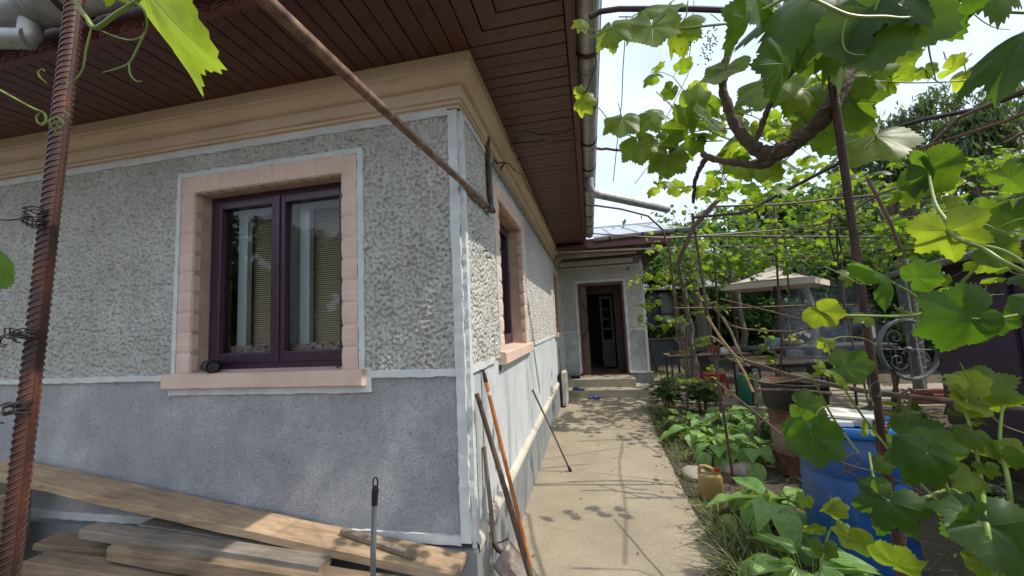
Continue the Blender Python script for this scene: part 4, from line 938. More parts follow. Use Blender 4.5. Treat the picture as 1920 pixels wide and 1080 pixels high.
# plum shed at the right
A = np.array([5.35, 4.35, 0]); Bq = np.array([4.15, .9, 0]); root = empty('shed', A, 'plum coloured shed wall with overhanging grey roof edge at the right', 'shed')
dq = (Bq-A)/np.linalg.norm(Bq-A); nq = np.array([dq[1], -dq[0], 0]); nq = nq if nq@(C0-A) > 0 else -nq; Bq = A+dq*5.5
b = MB(); H_ = 2.08; b.hexa([A, Bq, Bq-nq*2.4, A-nq*2.4, A+[0,0,H_], Bq+[0,0,H_], Bq-nq*2.4+[0,0,H_+.3], A-nq*2.4+[0,0,H_+.3]]); b.build('wall', M['shed'], root)
b = MB(); e = dq*.3; o1 = nq*.28; b.hexa([A-e+o1+[0,0,H_+.0], Bq+o1+[0,0,H_], Bq-nq*2.6+[0,0,H_+.36], A-e-nq*2.6+[0,0,H_+.36], A-e+o1+[0,0,H_+.035], Bq+o1+[0,0,H_+.035], Bq-nq*2.6+[0,0,H_+.40], A-e-nq*2.6+[0,0,H_+.40]]); b.build('roof', M['sheet'], root)
b = MB()
for t in np.arange(.0, 5.5, .55): p = A+dq*t; b.bar(p-nq*.02+[0,0,H_-.02], p+nq*.26+[0,0,H_-.045], .05, .05)
b.bar(A-e+nq*.27+[0,0,H_-.03], Bq+nq*.27+[0,0,H_-.03], .02, .10); b.build('eaves_board', M['black'], root)
g0 = A-e+nq*.34+[0,0,H_-.0]; gutter((tuple(g0), tuple(Bq+nq*.34+[0,0,H_-.03])), .05, tuple(nq), 2, root)
b = MB(); b.hexa([A+nq*.004+dq*1.1+[0,0,.05], A+nq*.004+dq*1.9+[0,0,.05], A+nq*.04+dq*1.9+[0,0,.05], A+nq*.04+dq*1.1+[0,0,.05], A+nq*.004+dq*1.1+[0,0,1.9], A+nq*.004+dq*1.9+[0,0,1.9], A+nq*.04+dq*1.9+[0,0,1.9], A+nq*.04+dq*1.1+[0,0,1.9]]); b.build('door', M['shed'], root, bevel=.006)
# wrought iron wheel ornament on a grey post
pb_ = GP(1728,742,0); root = empty('gate_post', pb_, 'leaning grey steel post behind the wrought iron ring', 'post'); b = MB(); b.tube([pb_, at(1700,590,6.95), at(1688,520,6.95)], .075, 14); b.build('shaft', M['gate'], root, smooth=True)
root = empty('iron_ring_ornament', at(1703,656,6.6), 'grey wrought iron ring with scrolls beside the plum shed', 'ornament'); cc = at(1703,655,6.6); rr = .50
cir = lambda r_, a0=0, a1=6.2832, k=40: [cc+RT*math.cos(a)*r_+np.array([0,0,1])*math.sin(a)*r_ for a in np.linspace(a0, a1, k)]
b = MB(); b.tube(cir(rr), .035, 8); b.build('ring', M['gate'], root, smooth=True)
b = MB()
for k in range(4):
    a0 = k*math.pi/2+.78; pts = [cc+(RT*math.cos(a0)+np.array([0,0,1])*math.sin(a0))*(.28)+(RT*math.cos(a)+np.array([0,0,1])*math.sin(a))*(.015+.018*(a-a0)) for a in np.linspace(a0, a0+9, 30)]; b.tube(pts, .011, 6)
    b.tube([cc, cc+(RT*math.cos(a0+.78)+np.array([0,0,1])*math.sin(a0+.78))*rr], .012, 6)
b.ell(cc, (.07,.05,.05)); b.build('scroll', M['gate'], root, smooth=True)
# parasol
ap = at(1455,560,9.3); ap[2] = 2.74
_h = lambda v: np.array([v[0], v[1], 0])/math.hypot(v[0], v[1])
_c = np.array([ap[0], ap[1], 2.31]); cor = [_c-_h(RT)*1.25, _c-_h(FW)*1.25, _c+_h(RT)*1.35, _c+_h(FW)*1.25]
root = empty('parasol', (ap[0], ap[1], 0), 'beige square parasol over the garden tables', 'parasol')
b = MB(); k = 10
for q0, q1 in zip(cor, cor[1:]+cor[:1]):
    o0 = len(b.v)
    for i in range(k+1):
        for j in range(k+1):
            s_, t_ = i/k, j/k; e_ = q0*(1-t_)+q1*t_; p = ap*(1-s_)+e_*s_; p = p-np.array([0,0,1])*(.06*math.sin(math.pi*s_)+.05*s_*math.sin(math.pi*t_)*-1*0+.05*s_*4*t_*(1-t_)*-.6); b.v.append(tuple(p))
    for i in range(k):
        for j in range(k): q = o0+i*(k+1)+j; b.f.append((q, q+1, q+k+2, q+k+1))
b.build('canopy', M['canvas'], root, smooth=True)
b = MB()
for q0, q1 in zip(cor, cor[1:]+cor[:1]):
    for i in range(6):
        for t0, t1 in ((i/6, (i+1)/6),): p, q = q0*(1-t0)+q1*t0, q0*(1-t1)+q1*t1; b.add([p, q, q-[0,0,.13], p-[0,0,.13]], [(0,1,2,3)])
b.build('valance', M['canvas'], root)
b = MB(); b.tube([(ap[0],ap[1],0),(ap[0],ap[1],ap[2]-.02)], .03, 10); b.build('pole', M['darkmetal'], root); b = MB()
for q in cor: b.tube([ap-[0,0,.05], q-[0,0,.02]], .012, 6)
b.build('rib', M['darkmetal'], root)
# garden tables
def table(c, hx_, hy_, h, rot, label, mat, legmat, nm='garden_table', n=4, planks=5):
    root = empty(nm, (c[0],c[1],0), label, 'table', 'garden tables'); ca, sa = math.cos(rot), math.sin(rot); X = np.array([ca,sa,0]); Y = np.array([-sa,ca,0]); c = np.array([c[0],c[1],0.])
    b = MB()
    for i in range(planks): y = -hy_+(i+.5)*2*hy_/planks; b.obox(c+Y*y+[0,0,h-.015], X*(hx_+random.uniform(0,.02)), Y*(hy_/planks-.003), np.array([0,0,.015]))
    b.build('table_top', mat, root)
    b = MB(); 
    for s_ in (-1,1): b.obox(c+Y*s_*(hy_-.04)+[0,0,h-.055], X*(hx_-.03), Y*.012, np.array([0,0,.025]))
    b.build('apron', legmat, root)
    for sx in (-1,1):
        for sy in (-1,1): b = MB(); p = c+X*sx*(hx_-.05)+Y*sy*(hy_-.05); b.tube([p, p+[0,0,h-.03]], .02, 8); b.build('leg', legmat, root)
    return root
TC = GP(1262,722,0); table((TC[0]+.95,TC[1]+.30),1.0,.32,.70,R(2),'long low table with clutter on it behind the peony bush',M['tablewood'],M['darkmetal'])
tz = .70
def clutter(c, label, kind, col_, s_=1):
    if kind == 'pot':
        b = MB(); b.lathe(c, [(0,0),(.05*s_,0),(.065*s_,.10*s_),(.07*s_,.10*s_),(.06*s_,.11*s_),(0,.11*s_)], 16); return tag(b.build('pot', col_, smooth=True), label, 'pot', 'things on the tables')
    if kind == 'bag':
        b = MB(); b.ell(np.array(c)+[0,0,.05*s_], (.13*s_,.08*s_,.055*s_), 14, 8); v = np.array(b.v); b.v = [tuple(x+rng.normal(0,.008,3)) for x in v]; return tag(b.build('bag', col_, smooth=True), label, 'bag', 'things on the tables')
    if kind == 'box':
        b = MB(); c = np.array(c); b.obox(c+[0,0,.06*s_], np.array([.09,.02,0])*s_, np.array([-.02,.07,0])*s_, np.array([0,0,.06])*s_); return tag(b.build('box', col_, bevel=.004), label, 'box', 'things on the tables')
pk = simple('pink_cloth', (.55,.18,.17), .8, .3, 10, .2)
X_ = TC[0]
clutter((X_+.12,TC[1]+.2,tz), 'brown bundle at the near left corner of the cluttered table', 'bag', M['handle'], .8); clutter((X_+.33,TC[1]+.3,tz), 'pink ball-like cloth on the left of the cluttered table', 'bag', pk, .7)
clutter((X_+.62,TC[1]+.25,tz), 'black bag in the middle of the cluttered table', 'bag', M['black'], 1.0); clutter((X_+1.05,TC[1]+.3,tz), 'red pot on the cluttered table', 'pot', M['red'], 1.5); clutter((X_+1.25,TC[1]+.3,tz), 'white box next to the red pot', 'box', M['paper'], 1.0); clutter((X_+1.5,TC[1]+.3,tz), 'dark box at the right of the cluttered table', 'box', M['oldwood2'], 1.1)
# red stool
sc_ = GP(1340,742,0); root = empty('stool', sc_, 'red plastic stool under the cluttered table', 'stool'); sx, sy = sc_[0], sc_[1]-.05
b = MB(); b.box((sx-.18,sy-.18,.43),(sx+.18,sy+.18,.46)); b.build('seat', M['red'], root, bevel=.015); b = MB(); b.box((sx-.17,sy-.17,.37),(sx+.17,sy+.17,.43)); b.build('apron', M['red'], root)
for ax_ in (-1,1):
    for ay_ in (-1,1): b = MB(); b.tube([(sx+ax_*.15,sy+ay_*.15,.43),(sx+ax_*.22,sy+ay_*.22,0)], [.035,.022], 8); b.build('leg', M['red'], root)
# second tables under the parasol (shade)
tt = at(1520,655,9.0); table((tt[0],tt[1]),1.5,.45,.80,R(4),'long grey table under the parasol',simple('grey_table_top',(.055,.055,.055),.6,.3,5,.2),M['darkmetal'])
t3 = at(1470,700,7.0); table((t3[0]+.1,t3[1]),.85,.4,.72,R(3),'board table piled with sticks before the parasol',M['oldwood2'],M['darkmetal'])
for k in range(9):
    p = np.array([t3[0]+.1+rng.uniform(-.7,.7), t3[1]+rng.uniform(-.3,.3), .735+.02*k/3]); a = rng.uniform(-.35,.35); b = MB(); L_ = rng.uniform(.3,.6); dv_ = np.array([math.cos(a),math.sin(a),rng.uniform(-.03,.03)])*L_; b.tube(wob([p-dv_, p, p+dv_], 3, .006), .012, 6); tag(b.build('stick', M['oldwood2' if k % 2 else 'handle2']), ['long','short','crooked','pale','dark','thin','thick','split','knotty'][k]+' dry stick lying '+['lowest','midway','uppermost'][k//3]+' in the pile on the board table', 'stick', 'sticks piled on the board table')
clutter(tuple(np.array([tt[0]-.45,tt[1]-.2,.8])), 'brown sack on the long grey table', 'bag', M['oldwood2'], 1.8); clutter((tt[0]-.75,tt[1],.8), 'blue and red packet standing on the grey table', 'box', M['paleblue'], 1.6); clutter((tt[0]+.35,tt[1],.8), 'weathered box at the right on the grey table', 'box', M['oldwood2'], 1.1); clutter((t3[0]+.75,t3[1]-.2,.735), 'small dark pot on the board table', 'pot', M['rust'], 1.1)
clutter((t3[0]+.3,t3[1]+.2,.735), 'grey box among the sticks', 'box', M['oldwood'], 1.2)
# stove/grill that smokes
gp_ = at(1570,700,6.3); root = empty('grill', (gp_[0],gp_[1],0), 'dark sheet iron grill giving off smoke behind the black tub', 'grill')
b = MB(); b.box((gp_[0]-.35,gp_[1]-.2,.55),(gp_[0]+.35,gp_[1]+.2,.57)); 
for (xa,xb,ya,yb) in ((-.35,.35,-.2,-.19),(-.35,.35,.19,.2),(-.35,-.34,-.19,.19),(.34,.35,-.19,.19)): b.box((gp_[0]+xa,gp_[1]+ya,.57),(gp_[0]+xb,gp_[1]+yb,.72))
b.build('fire_box', M['darkmetal'], root)
for ax_ in (-.32,.32):
    for ay_ in (-.17,.17): b = MB(); b.tube([(gp_[0]+ax_,gp_[1]+ay_,0),(gp_[0]+ax_,gp_[1]+ay_,.55)], .012, 6); b.build('leg', M['darkmetal'], root)
# gas cylinder & crate
gc = GP(1404,757,0); root = empty('gas_cylinder', gc, 'green gas cylinder beside the table, partly behind hosta leaves', 'gas cylinder'); b = MB(); b.lathe((gc[0],gc[1],0), [(0,0),(.14,0),(.15,.03),(.15,.42),(.13,.48),(.06,.52),(.03,.53),(.03,.56),(0,.56)], 24); b.build('body', M['greencyl'], root, smooth=True)
b = MB(); b.tube([(gc[0],gc[1],.55),(gc[0],gc[1],.62)], .022, 10); b.lathe((gc[0],gc[1],.56), [(.10,0),(.10,.09),(.095,.09),(.095,0)], 20); b.build('valve', M['darkmetal'], root)
gx = GP(1400,735,0); root = empty('crate', gx, 'pale blue box standing behind the green cylinder', 'crate'); b = MB(); b.box((gx[0]-.16,gx[1]-.12,0),(gx[0]+.2,gx[1]+.15,.62)); b.build('body', M['paleblue'], root, bevel=.01); b = MB(); b.tube([(gx[0]-.02,gx[1]-.13,.45),(gx[0]-.02,gx[1]-.10,.45)], .07, 14); b.build('knob', M['black'], root)
# far glazed veranda & stove box beyond the wing corner
vg = at(1252,620,12.5); root = empty('veranda', (vg[0],vg[1],0), 'old glazed veranda front with dark posts beyond the house wing', 'veranda')
b = MB(); x0, y0 = vg[0]-1.1, vg[1]; b.box((x0,y0,0),(x0+2.3,y0+.1,.9)); b.build('wall', M['oldwood'], root); b = MB()
for i in range(6): b.box((x0+i*.44,y0-.03,.9),(x0+i*.44+.06,y0+.03,2.4))
b.box((x0,y0-.02,2.4),(x0+2.3,y0+.05,2.5)); b.box((x0,y0-.021,1.7),(x0+2.3,y0+.02,1.74)); b.build('frame', M['darkmetal'], root)
for i in range(5): b = MB(); b.box((x0+i*.44+.06,y0,.9),(x0+(i+1)*.44,y0+.01,2.4)); b.build('pane', simple('pale_pane_%d' % i, [(.22,.26,.30),(.10,.12,.14),(.30,.34,.38),(.40,.42,.40),(.06,.07,.08)][i], .15, .2, 3, 0), root)
b = MB(); b.hexa([(x0-.2,y0-1.0,2.45),(x0+2.5,y0-1.0,2.45),(x0+2.5,y0+2,3.0),(x0-.2,y0+2,3.0),(x0-.2,y0-1.0,2.5),(x0+2.5,y0-1.0,2.5),(x0+2.5,y0+2,3.05),(x0-.2,y0+2,3.05)]); b.build('roof', M['sheet'], root)
sb = GP(1250,660,0); sb = at(1248,650,11); root = empty('stove', (sb[0],sb[1],0), 'dark blue-grey outdoor stove box beyond the house wing', 'stove'); b = MB(); b.box((sb[0]-.35,sb[1],.25),(sb[0]+.35,sb[1]+.5,.95)); b.build('body', simple('stove_blue_grey', (.05,.065,.08), .5, .3, 6, .2), root, bevel=.01); b = MB(); b.box((sb[0]-.40,sb[1]-.05,.95),(sb[0]+.55,sb[1]+.55,.99)); b.build('top', M['darkmetal'], root)
for a_ in (-.32,.30): b = MB(); b.box((sb[0]+a_,sb[1]+.02,0),(sb[0]+a_+.05,sb[1]+.07,.25)); b.build('leg', M['darkmetal'], root)
b = MB(); p = np.array([sb[0]+.25,sb[1]-.1,0.]); b.bar(p+[0,0,1.0], p+[.35,0,.35], .03, .12, up=(0,1,0)); tag(b.build('leaning_board', M['oldwood']), 'pale board leaning against the outdoor stove', 'board')
# ---- trellis: posts, rails, wires
def post(a, b_, r, label, mat='rust', group='thin trellis posts', name='trellis_post', ext=None):
    root = empty(name, a, label, 'post', group); m_ = MB(); m_.tube(wob([a, (np.array(a)+np.array(b_))/2, b_], 3, r*.25), r, 8); m_.build('shaft', M[mat], root, smooth=True)
    m_ = MB(); 
    for t in (.3, .62, .93):
        p = np.array(a)*(1-t)+np.array(b_)*t; d_ = np.array(b_)-np.array(a); d_ /= np.linalg.norm(d_); s_ = np.cross(d_, [0,1,0]); s_ /= np.linalg.norm(s_); t_ = np.cross(d_, s_)
        m_.tube([p+(s_*math.cos(x)+t_*math.sin(x))*r*1.3+d_*(.004*x/6) for x in np.linspace(0, 12, 20)], r*.25, 5)
    m_.build('wire_tie', M['wire'], root); return root
def upto(px0, py0, px1, py1):   # ground point under px0,py0 and the vertical-ish top that shows at px1,py1
    g = GP(px0, py0, 0); d = (g-C0)@FW; return g, at(px1, py1, d-.02)
pa, pb = upto(1376,908,1298,400); post(pa, pb, .013, 'rusty rod beside the jerry can, nearest of the thin trellis posts')
pa, pb = upto(1293,748,1252,440); post(pa, pb, .016, 'knotty brown stake behind the peony bush', 'cane')
pa, pb = upto(1480,700,1441,388); post(pa, pb, .034, 'thicker brown post left of the middle of the parasol')
pa, pb = upto(1386,700,1366,440); post(pa, pb, .034, 'brown post at the left edge of the parasol')
pa, pb = upto(1425,850,1416,700); post(pa, pb, .016, 'short grey stick among the hostas left of the rusty drum', 'handle2')
def rail(pts, r, label, mat='rust', name='trellis_rail', group='trellis rails and wires', cat='rail'):
    m_ = MB(); m_.tube(pts if len(pts) > 4 else wob(pts, 3, r*.3), r, 7); return tag(m_.build(name, M[mat], smooth=True), label, cat, group)
rail([at(1122,380,4.2), at(1300,404,4.25), at(1500,431,4.4)], .008, 'thin rail from the gutter end across to the second post') if False else None
rail([at(1100,383,3.9), at(1165,392,3.9), at(1215,405,3.9), at(1242,430,3.95), at(1256,475,4.0), at(1264,560,4.1), at(1270,640,4.2)], .010, 'rusty rod from the gutter bending down towards the bed')
rail([at(1118,278,2.6), at(1145,280,2.6), at(1175,284,2.6), at(1196,288,2.55)], .009, 'short rod reaching from the gutter to the hanging vine leaves')
rail([at(1112,438,4.2), at(1250,446,4.2), at(1480,430,4.6)], .007, 'long thin wire from the gutter end at head height', 'wire')
rail([at(1262,578,5.0), at(1400,577,5.0), at(1500,573,5.1), at(1600,572,5.3)], .012, 'level rusty rail crossing in front of the parasol pole')
rail([at(1200,444,5.5), at(1420,443,5.4), at(1700,446,5.3)], .014, 'level rail below the roof edge of the wing')
rail([at(1340,462,6.2), at(1440,461,6.2), at(1500,462,6.0)], .012, 'short level rail at the top of the parasol posts')
rail([at(1340,387,3.6), at(1440,384,3.6), at(1520,378,3.6), at(1640,366,3.5)], .010, 'rail ending at the top of the middle post')
rail([at(1300,408,3.4), at(1400,398,3.0), at(1480,354,2.6), at(1600,292,2.2), at(1660,244,2.0), at(1740,222,1.9), at(1830,205,1.8), at(1960,160,1.7)], .011, 'long dark rod climbing to the upper right corner', 'darkmetal')
rail([at(1270,500,3.6), at(1300,425,3.55), at(1350,372,3.5)], .022, 'cut grey branch slanting up over the nearest thin post', 'handle')
rail([at(1395,676,1.9), at(1480,704,1.75), at(1560,722,1.6), at(1640,737,1.45), at(1780,752,1.3), at(1960,772,1.15)], .010, 'rusty bar running past the near ribbed rod to the right edge')
rail([at(1418,731,3.4), at(1500,733,3.3), at(1560,738,3.2)], .014, 'grey flat bar beside the black tub')
rail([at(1106,32,1.35), at(1125,22,1.35), at(1160,17,1.34), at(1300,17,1.28), at(1380,20,1.24), at(1440,30,1.2), at(1500,52,1.15), at(1560,90,1.1)], .0095, 'ribbed rod arching from the gutter over the path', 'darkmetal')
rail([at(1690,470,3.2), at(1660,400,3.2), at(1622,325,3.2)], .014, 'slanting dark stake left of the big lit leaf', 'cane')
rail([at(1350,560,3.9), at(1500,598,3.6), at(1570,600,3.3), at(1640,590,3.0)] , .006, 'sagging bare cane between the posts', 'cane')
rail([at(1316,556,3.7), at(1345,585,3.7), at(1370,610,3.7), at(1395,617,3.7), at(1450,621,3.6), at(1490,622,3.5), at(1545,608,3.3), at(1600,590,3.1)], .009, 'bare vine cane drooping between nearest post and ribbed rod', 'cane')
rail([at(1326,594,3.5), at(1350,632,3.5), at(1372,660,3.45), at(1395,697,3.4), at(1412,735,3.3)], .011, 'yellowed bamboo cane leaning between the posts', 'bamboo')
rail([at(1332,630,3.6), at(1355,645,3.5), at(1380,668,3.4), at(1405,687,3.3)], .009, 'grey cane crossing the bamboo', 'handle2')
rail([at(1354,594,3.6), at(1372,625,3.6), at(1385,655,3.5), at(1395,675,3.5)], .010, 'second grey cane beside the bamboo', 'handle2')
rail([at(1343,715,3.0), at(1400,760,2.6), at(1455,806,2.3), at(1500,840,2.0)], .006, 'thin wire sloping across the hosta bed', 'cane')
rail([at(1592,420,2.3), at(1560,400,2.3), at(1553,440,2.3), at(1566,490,2.3), at(1578,470,2.3), at(1568,430,2.3), at(1572,500,2.3), at(1580,560,2.3), at(1598,640,2.2), at(1620,720,2.1), at(1632,770,2.0)], .005, 'loose looped wire hanging left of the near ribbed rod', 'darkmetal')
rail([at(1302,-10,2.2), at(1297,60,2.2), at(1290,140,2.3), at(1250,220,2.4), at(1225,300,2.5), at(1190,345,2.6)], .0022, 'dead tendril wire hanging between gutter and leaves', 'wire')
rail([at(1175,30,2.0), at(1168,130,2.0), at(1166,190,2.1), at(1160,240,2.2), at(1155,290,2.3), at(1150,340,2.4)], .0025, 'dry thin vine string hanging by the gutter', 'wire')
rail([at(1112,0,1.7), at(1114,60,1.72), at(1118,120,1.9), at(1100,170,2.0), at(1085,215,2.1)], .003, 'dead twig strand on the edge of the gutter', 'wire')
# bent hooks and wires beside the barrel
for pts, lab in (([at(1715,735,1.0), at(1705,728,1.0), at(1690,738,1.0), at(1685,760,1.0), at(1668,790,1.0), at(1660,820,1.0), at(1655,845,1.0)], 'bent rusty hook hanging in front of the blue barrel'), ([at(1690,730,1.02), at(1705,740,1.02), at(1703,770,1.02), at(1690,810,1.02), at(1680,845,1.0)], 'second rusty hook right of the first one'),
    ([at(1560,860,1.25), at(1600,875,1.2), at(1660,890,1.15), at(1740,930,1.1), at(1770,950,1.1)], 'thin brown cane crossing the barrel diagonally'), ([at(1515,900,1.5), at(1545,925,1.5), at(1570,948,1.5), at(1580,990,1.5), at(1600,1030,1.45)], 'loose bent wire at the left side of the blue barrel'), ([at(1640,910,1.3), at(1590,885,1.3), at(1585,860,1.3), at(1600,850,1.3), at(1612,865,1.3), at(1600,880,1.3), at(1570,890,1.32)], 'curled wire end on the barrel front')):
    rail(wob(pts, 4, .0012), .0028, lab, 'rust', 'bent_wire', 'bent wires around the barrel', 'wire')
# heap of bricks by the shed
for k in range(9):
    p = np.array([5.95+.24*(k % 3), 5.6+.05*(k % 2), .04+.075*(k//3)]); b = MB(); b.obox(p, np.array([.11,.02*(k % 3-1),0]), np.array([0,.055,0]), np.array([0,0,.033])); tag(b.build('brick', M['brick'], bevel=.004), ['bottom','middle','top'][k//3]+'-row red brick, '+['nearest the grey post','in the centre','nearest the shed'][k % 3]+' of the small brick stack', 'brick', 'bricks stacked by the post')
# small white tag hanging behind the rod
p = at(1634,620,2.6); b = MB(); b.box((p[0]-.022,p[1],p[2]-.05),(p[0]+.022,p[1]+.02,p[2]+.05)); b.tube([p+[0,.01,.05], p+[0,.01,.30]], .0015, 4); tag(b.build('bird_scarer', M['dirtywhite'], bevel=.004), 'small white plastic piece hanging by a thread right of the ribbed rod', 'plastic hanger')
# ================================================================ VEGETATION
def grape_tpl(n_out, rings, serr=.05, droop=.25, fold=.05, seed=0, lob=1.0):
    rs = np.random.default_rng(seed)
    A_ = [0, 26, 50, 78, 105, 140, 165, 180]; R_ = [.62, .62-.17*lob, .57, .56-.13*lob, .50, .42, .34, .05]
    th = np.linspace(-180, 180, n_out, endpoint=False)+180/n_out
    r = np.interp(np.abs(th), A_, R_)
    for s in (-1, 1):
        m_ = (th*s > 0); r[m_] *= 1+rs.uniform(-.08, .08)
    r = r*(1+rs.normal(0, .012, n_out))
    if serr: r = r*(1+serr*(np.where(np.arange(n_out) % 2 == 0, 1, -1))*(np.abs(th) < 160))
    a = np.radians(th); ox, oy = np.sin(a)*r, np.cos(a)*r
    V = [(0, 0)]; 
    for k in range(1, rings+1):
        f = k/rings; rr = r if k == rings else np.interp(np.abs(th), A_, [x*1.0 for x in [.60,.54,.53,.50,.47,.41,.3,.05]])*1.0
        q = f if k < rings else 1.0
        V += list(zip(np.sin(a)*rr*q, np.cos(a)*rr*q))
    V = np.array(V); rad = np.hypot(V[:,0], V[:,1]); an = np.degrees(np.arctan2(np.abs(V[:,0]), V[:,1]))
    fd = np.minimum.reduce([np.abs(an-x) for x in (0, 50, 105)])/27.
    ph = rs.uniform(0, 6, 3)
    z = -droop*rad**2*1.6 - fold*fd.clip(0, 1)*rad*1.2 + .07*np.sin(an/17+ph[0]+V[:,0]*2)*rad + .05*np.sin(V[:,0]*9+V[:,1]*5+ph[1])*rad - .16*np.abs(V[:,0])*rad*rs.uniform(.2,1.6)
    P = np.column_stack([V, z]); uv = V*.8+.5
    F_ = []
    n = n_out
    for j in range(n): 
        if j == n-1 and rings: continue
        F_.append((0, 1+j, 1+(j+1) % n))
    for k in range(rings-1):
        for j in range(n-1): q = 1+k*n; F_.append((q+j, q+n+j, q+n+(j+1) % n, q+(j+1) % n))
    return P, F_, uv
def pack(F_): return np.concatenate([np.array(f) for f in F_]), np.array([len(f) for f in F_])
def tpl(t): P, F_, uv = t; l, s = pack(F_); return (P, l, s, uv)
GH = [tpl(grape_tpl(84, 5, .035, d, .07, s, lb)) for s, (d, lb) in enumerate([(.25,.9),(.5,1.3),(.1,1.0),(.7,1.1),(-.15,.8),(.4,1.5),(.9,1.0)])]
GM = [tpl(grape_tpl(30, 2, .05, d, .06, s+9, 1)) for s, d in enumerate([.3,.5,.1,.7])]
GL = [tpl(grape_tpl(12, 1, .0, d, .05, s+19, 1.2)) for s, d in enumerate([.3,.6,.1])]
def oval_tpl(nu, nv, wid, droop, cup, point=1.4, wave=0, seed=0):
    rs = np.random.default_rng(seed); P = []; uv = []; F_ = []
    for i in range(nv+1):
        v = i/nv; w = wid*.5*(math.sin(math.pi*min(1, v*.98+.02)**.72)**.85)*(1 if v < .6 else 1-.25*((v-.6)/.4)**point)
        for j in range(nu+1):
            u = -1+2*j/nu; P.append((u*w, v, -droop*v*v - (-cup)*abs(u)*w + wave*math.sin(v*13+u*2)*abs(u)*w)); uv.append((.5+u*.4, v))
    for i in range(nv):
        for j in range(nu): q = i*(nu+1)+j; F_.append((q, q+1, q+nu+2, q+nu+1))
    return np.array(P), F_, np.array(uv)
HO = [tpl(oval_tpl(12, 12, .66, d, c, wave=.06, seed=s)) for s, (d, c) in enumerate([(.35,.35),(.6,.25),(.15,.4),(.8,.3)])]
LF = [tpl(oval_tpl(2, 3, .45, d, .3)) for d in (.1,.35,.6)]            # small ovate leaflet
LT = [tpl(oval_tpl(2, 2, .30, d, .3)) for d in (.1,.4)]                # narrow leaflet
BL = [tpl(oval_tpl(1, 5, .045, d, 0)) for d in (.15,.5,.9,1.3)]        # grass blade
D2 = [tpl((np.array([(0,0,0),(-.36,.45,-.06),(0,1,-.16),(.36,.45,-.06)]), [(0,3,2),(0,2,1)], np.array([(.5,0),(.3,.5),(.5,1),(.7,.5)])))]
class Fol:
    def __init__(s): s.d = {}
    def add(s, T_, P, Y, Z, size, tint):
        k = id(T_); s.d.setdefault(k, (T_, []))[1].append((P, Y, Z, size, tint))
    def build(s, name, mat, parent, seed=0):
        Vs, Ls, Ss, Us, Ts, off = [], [], [], [], [], 0; rs = np.random.default_rng(seed)
        for T_, L_ in s.d.values():
            P = np.array([l[0] for l in L_], float); Y = np.array([l[1] for l in L_], float); Z = np.array([l[2] for l in L_], float)
            sz = np.array([l[3] for l in L_], float); ti = np.array([l[4] for l in L_], float); ch = rs.integers(0, len(T_), len(L_))
            Y /= np.linalg.norm(Y, axis=1)[:, None]+1e-9; X = np.cross(Y, Z); X /= np.linalg.norm(X, axis=1)[:, None]+1e-9; Z = np.cross(X, Y)
            for c in range(len(T_)):
                m_ = ch == c
                if not m_.any(): continue
                tv, tl, ts, tu = T_[c]; n_ = m_.sum(); nv = len(tv)
                B = np.stack([X[m_], Y[m_], Z[m_]], 1)*sz[m_][:, None, None]
                V = np.einsum('vk,nkj->nvj', tv, B)+P[m_][:, None, :]
                Vs.append(V.reshape(-1, 3)); Ls.append((tl[None, :]+off+np.arange(n_)[:, None]*nv).ravel()); Ss.append(np.tile(ts, n_))
                Us.append(np.tile(tu, (n_, 1))); Ts.append(np.repeat(ti[m_], nv)); off += n_*nv
        return np_mesh(name, np.concatenate(Vs), np.concatenate(Ls), np.concatenate(Ss), mat, parent, True, np.concatenate(Us), np.concatenate(Ts))
    def count(s): return sum(len(l) for _, l in s.d.values())
def rv(n=3, s=1.): return rng.normal(0, s, n)
def unit(v): v = np.array(v, float); return v/(np.linalg.norm(v)+1e-9)
UPV = np.array([0, 0, 1.])
SUNV = np.array(SUN)
def shoot(fol, stems, p, d, length, size, T_, tint=(.0,.5), grav=.5, node=None, droop=.3, sr=.0022, pet=True, up=None):
    """a vine shoot: leaves alternate along a bending green stem, the youngest (yellowest, smallest) at its tip"""
    p = np.array(p, float); d = unit(d); node = node or size*.75; k = max(2, int(length/node)); pts = [p.copy()]
    side = unit(np.cross(d, UPV)+rv(3, .1)); U_ = UPV if up is None else unit(up)
    for i in range(k):
        d = unit(d+np.array([0,0,-grav*.12])+rv(3, .16)); p = p+d*node; pts.append(p.copy()); f = i/k
        sz = size*(1.05-.55*f**2)*rng.uniform(.75, 1.2); sg = 1 if i % 2 else -1
        a = p+side*sg*sz*rng.uniform(.25,.55)+U_*sz*rng.uniform(-.05,.35)+rv(3, sz*.1)
        nrm = unit(U_*.9+SUNV*.55+rv(3, .38)); tip = unit(side*sg*.6+d*.3+rv(3, .35)-U_*droop); t = min(1, max(0, rng.uniform(*tint)+.45*f**3))
        fol.add(T_, a, tip, nrm, sz, t)
        if pet and stems is not None: stems.tube([p, (p+a)/2+U_*sz*.06, a], [sr*.75, sr*.6, sr*.55], 4, cap=False)
    if stems is not None: stems.tube(pts, [sr*(1.25-.7*i/len(pts)) for i in range(len(pts))], 5, cap=False)
    return p
def tendril(m_, p, d, L_=.12, r=.0011, curl=3.0):
    p = np.array(p, float); d = unit(d); s_ = unit(np.cross(d, rv())); pts = [p]
    for i in range(18): f = i/18; d = unit(d+s_*(.10+curl*f**3*.6)*.5+UPV*-.02); p = p+d*L_/18; pts.append(p)
    m_.tube(pts, [r*(1.2-.7*i/19) for i in range(19)], 5, cap=False)
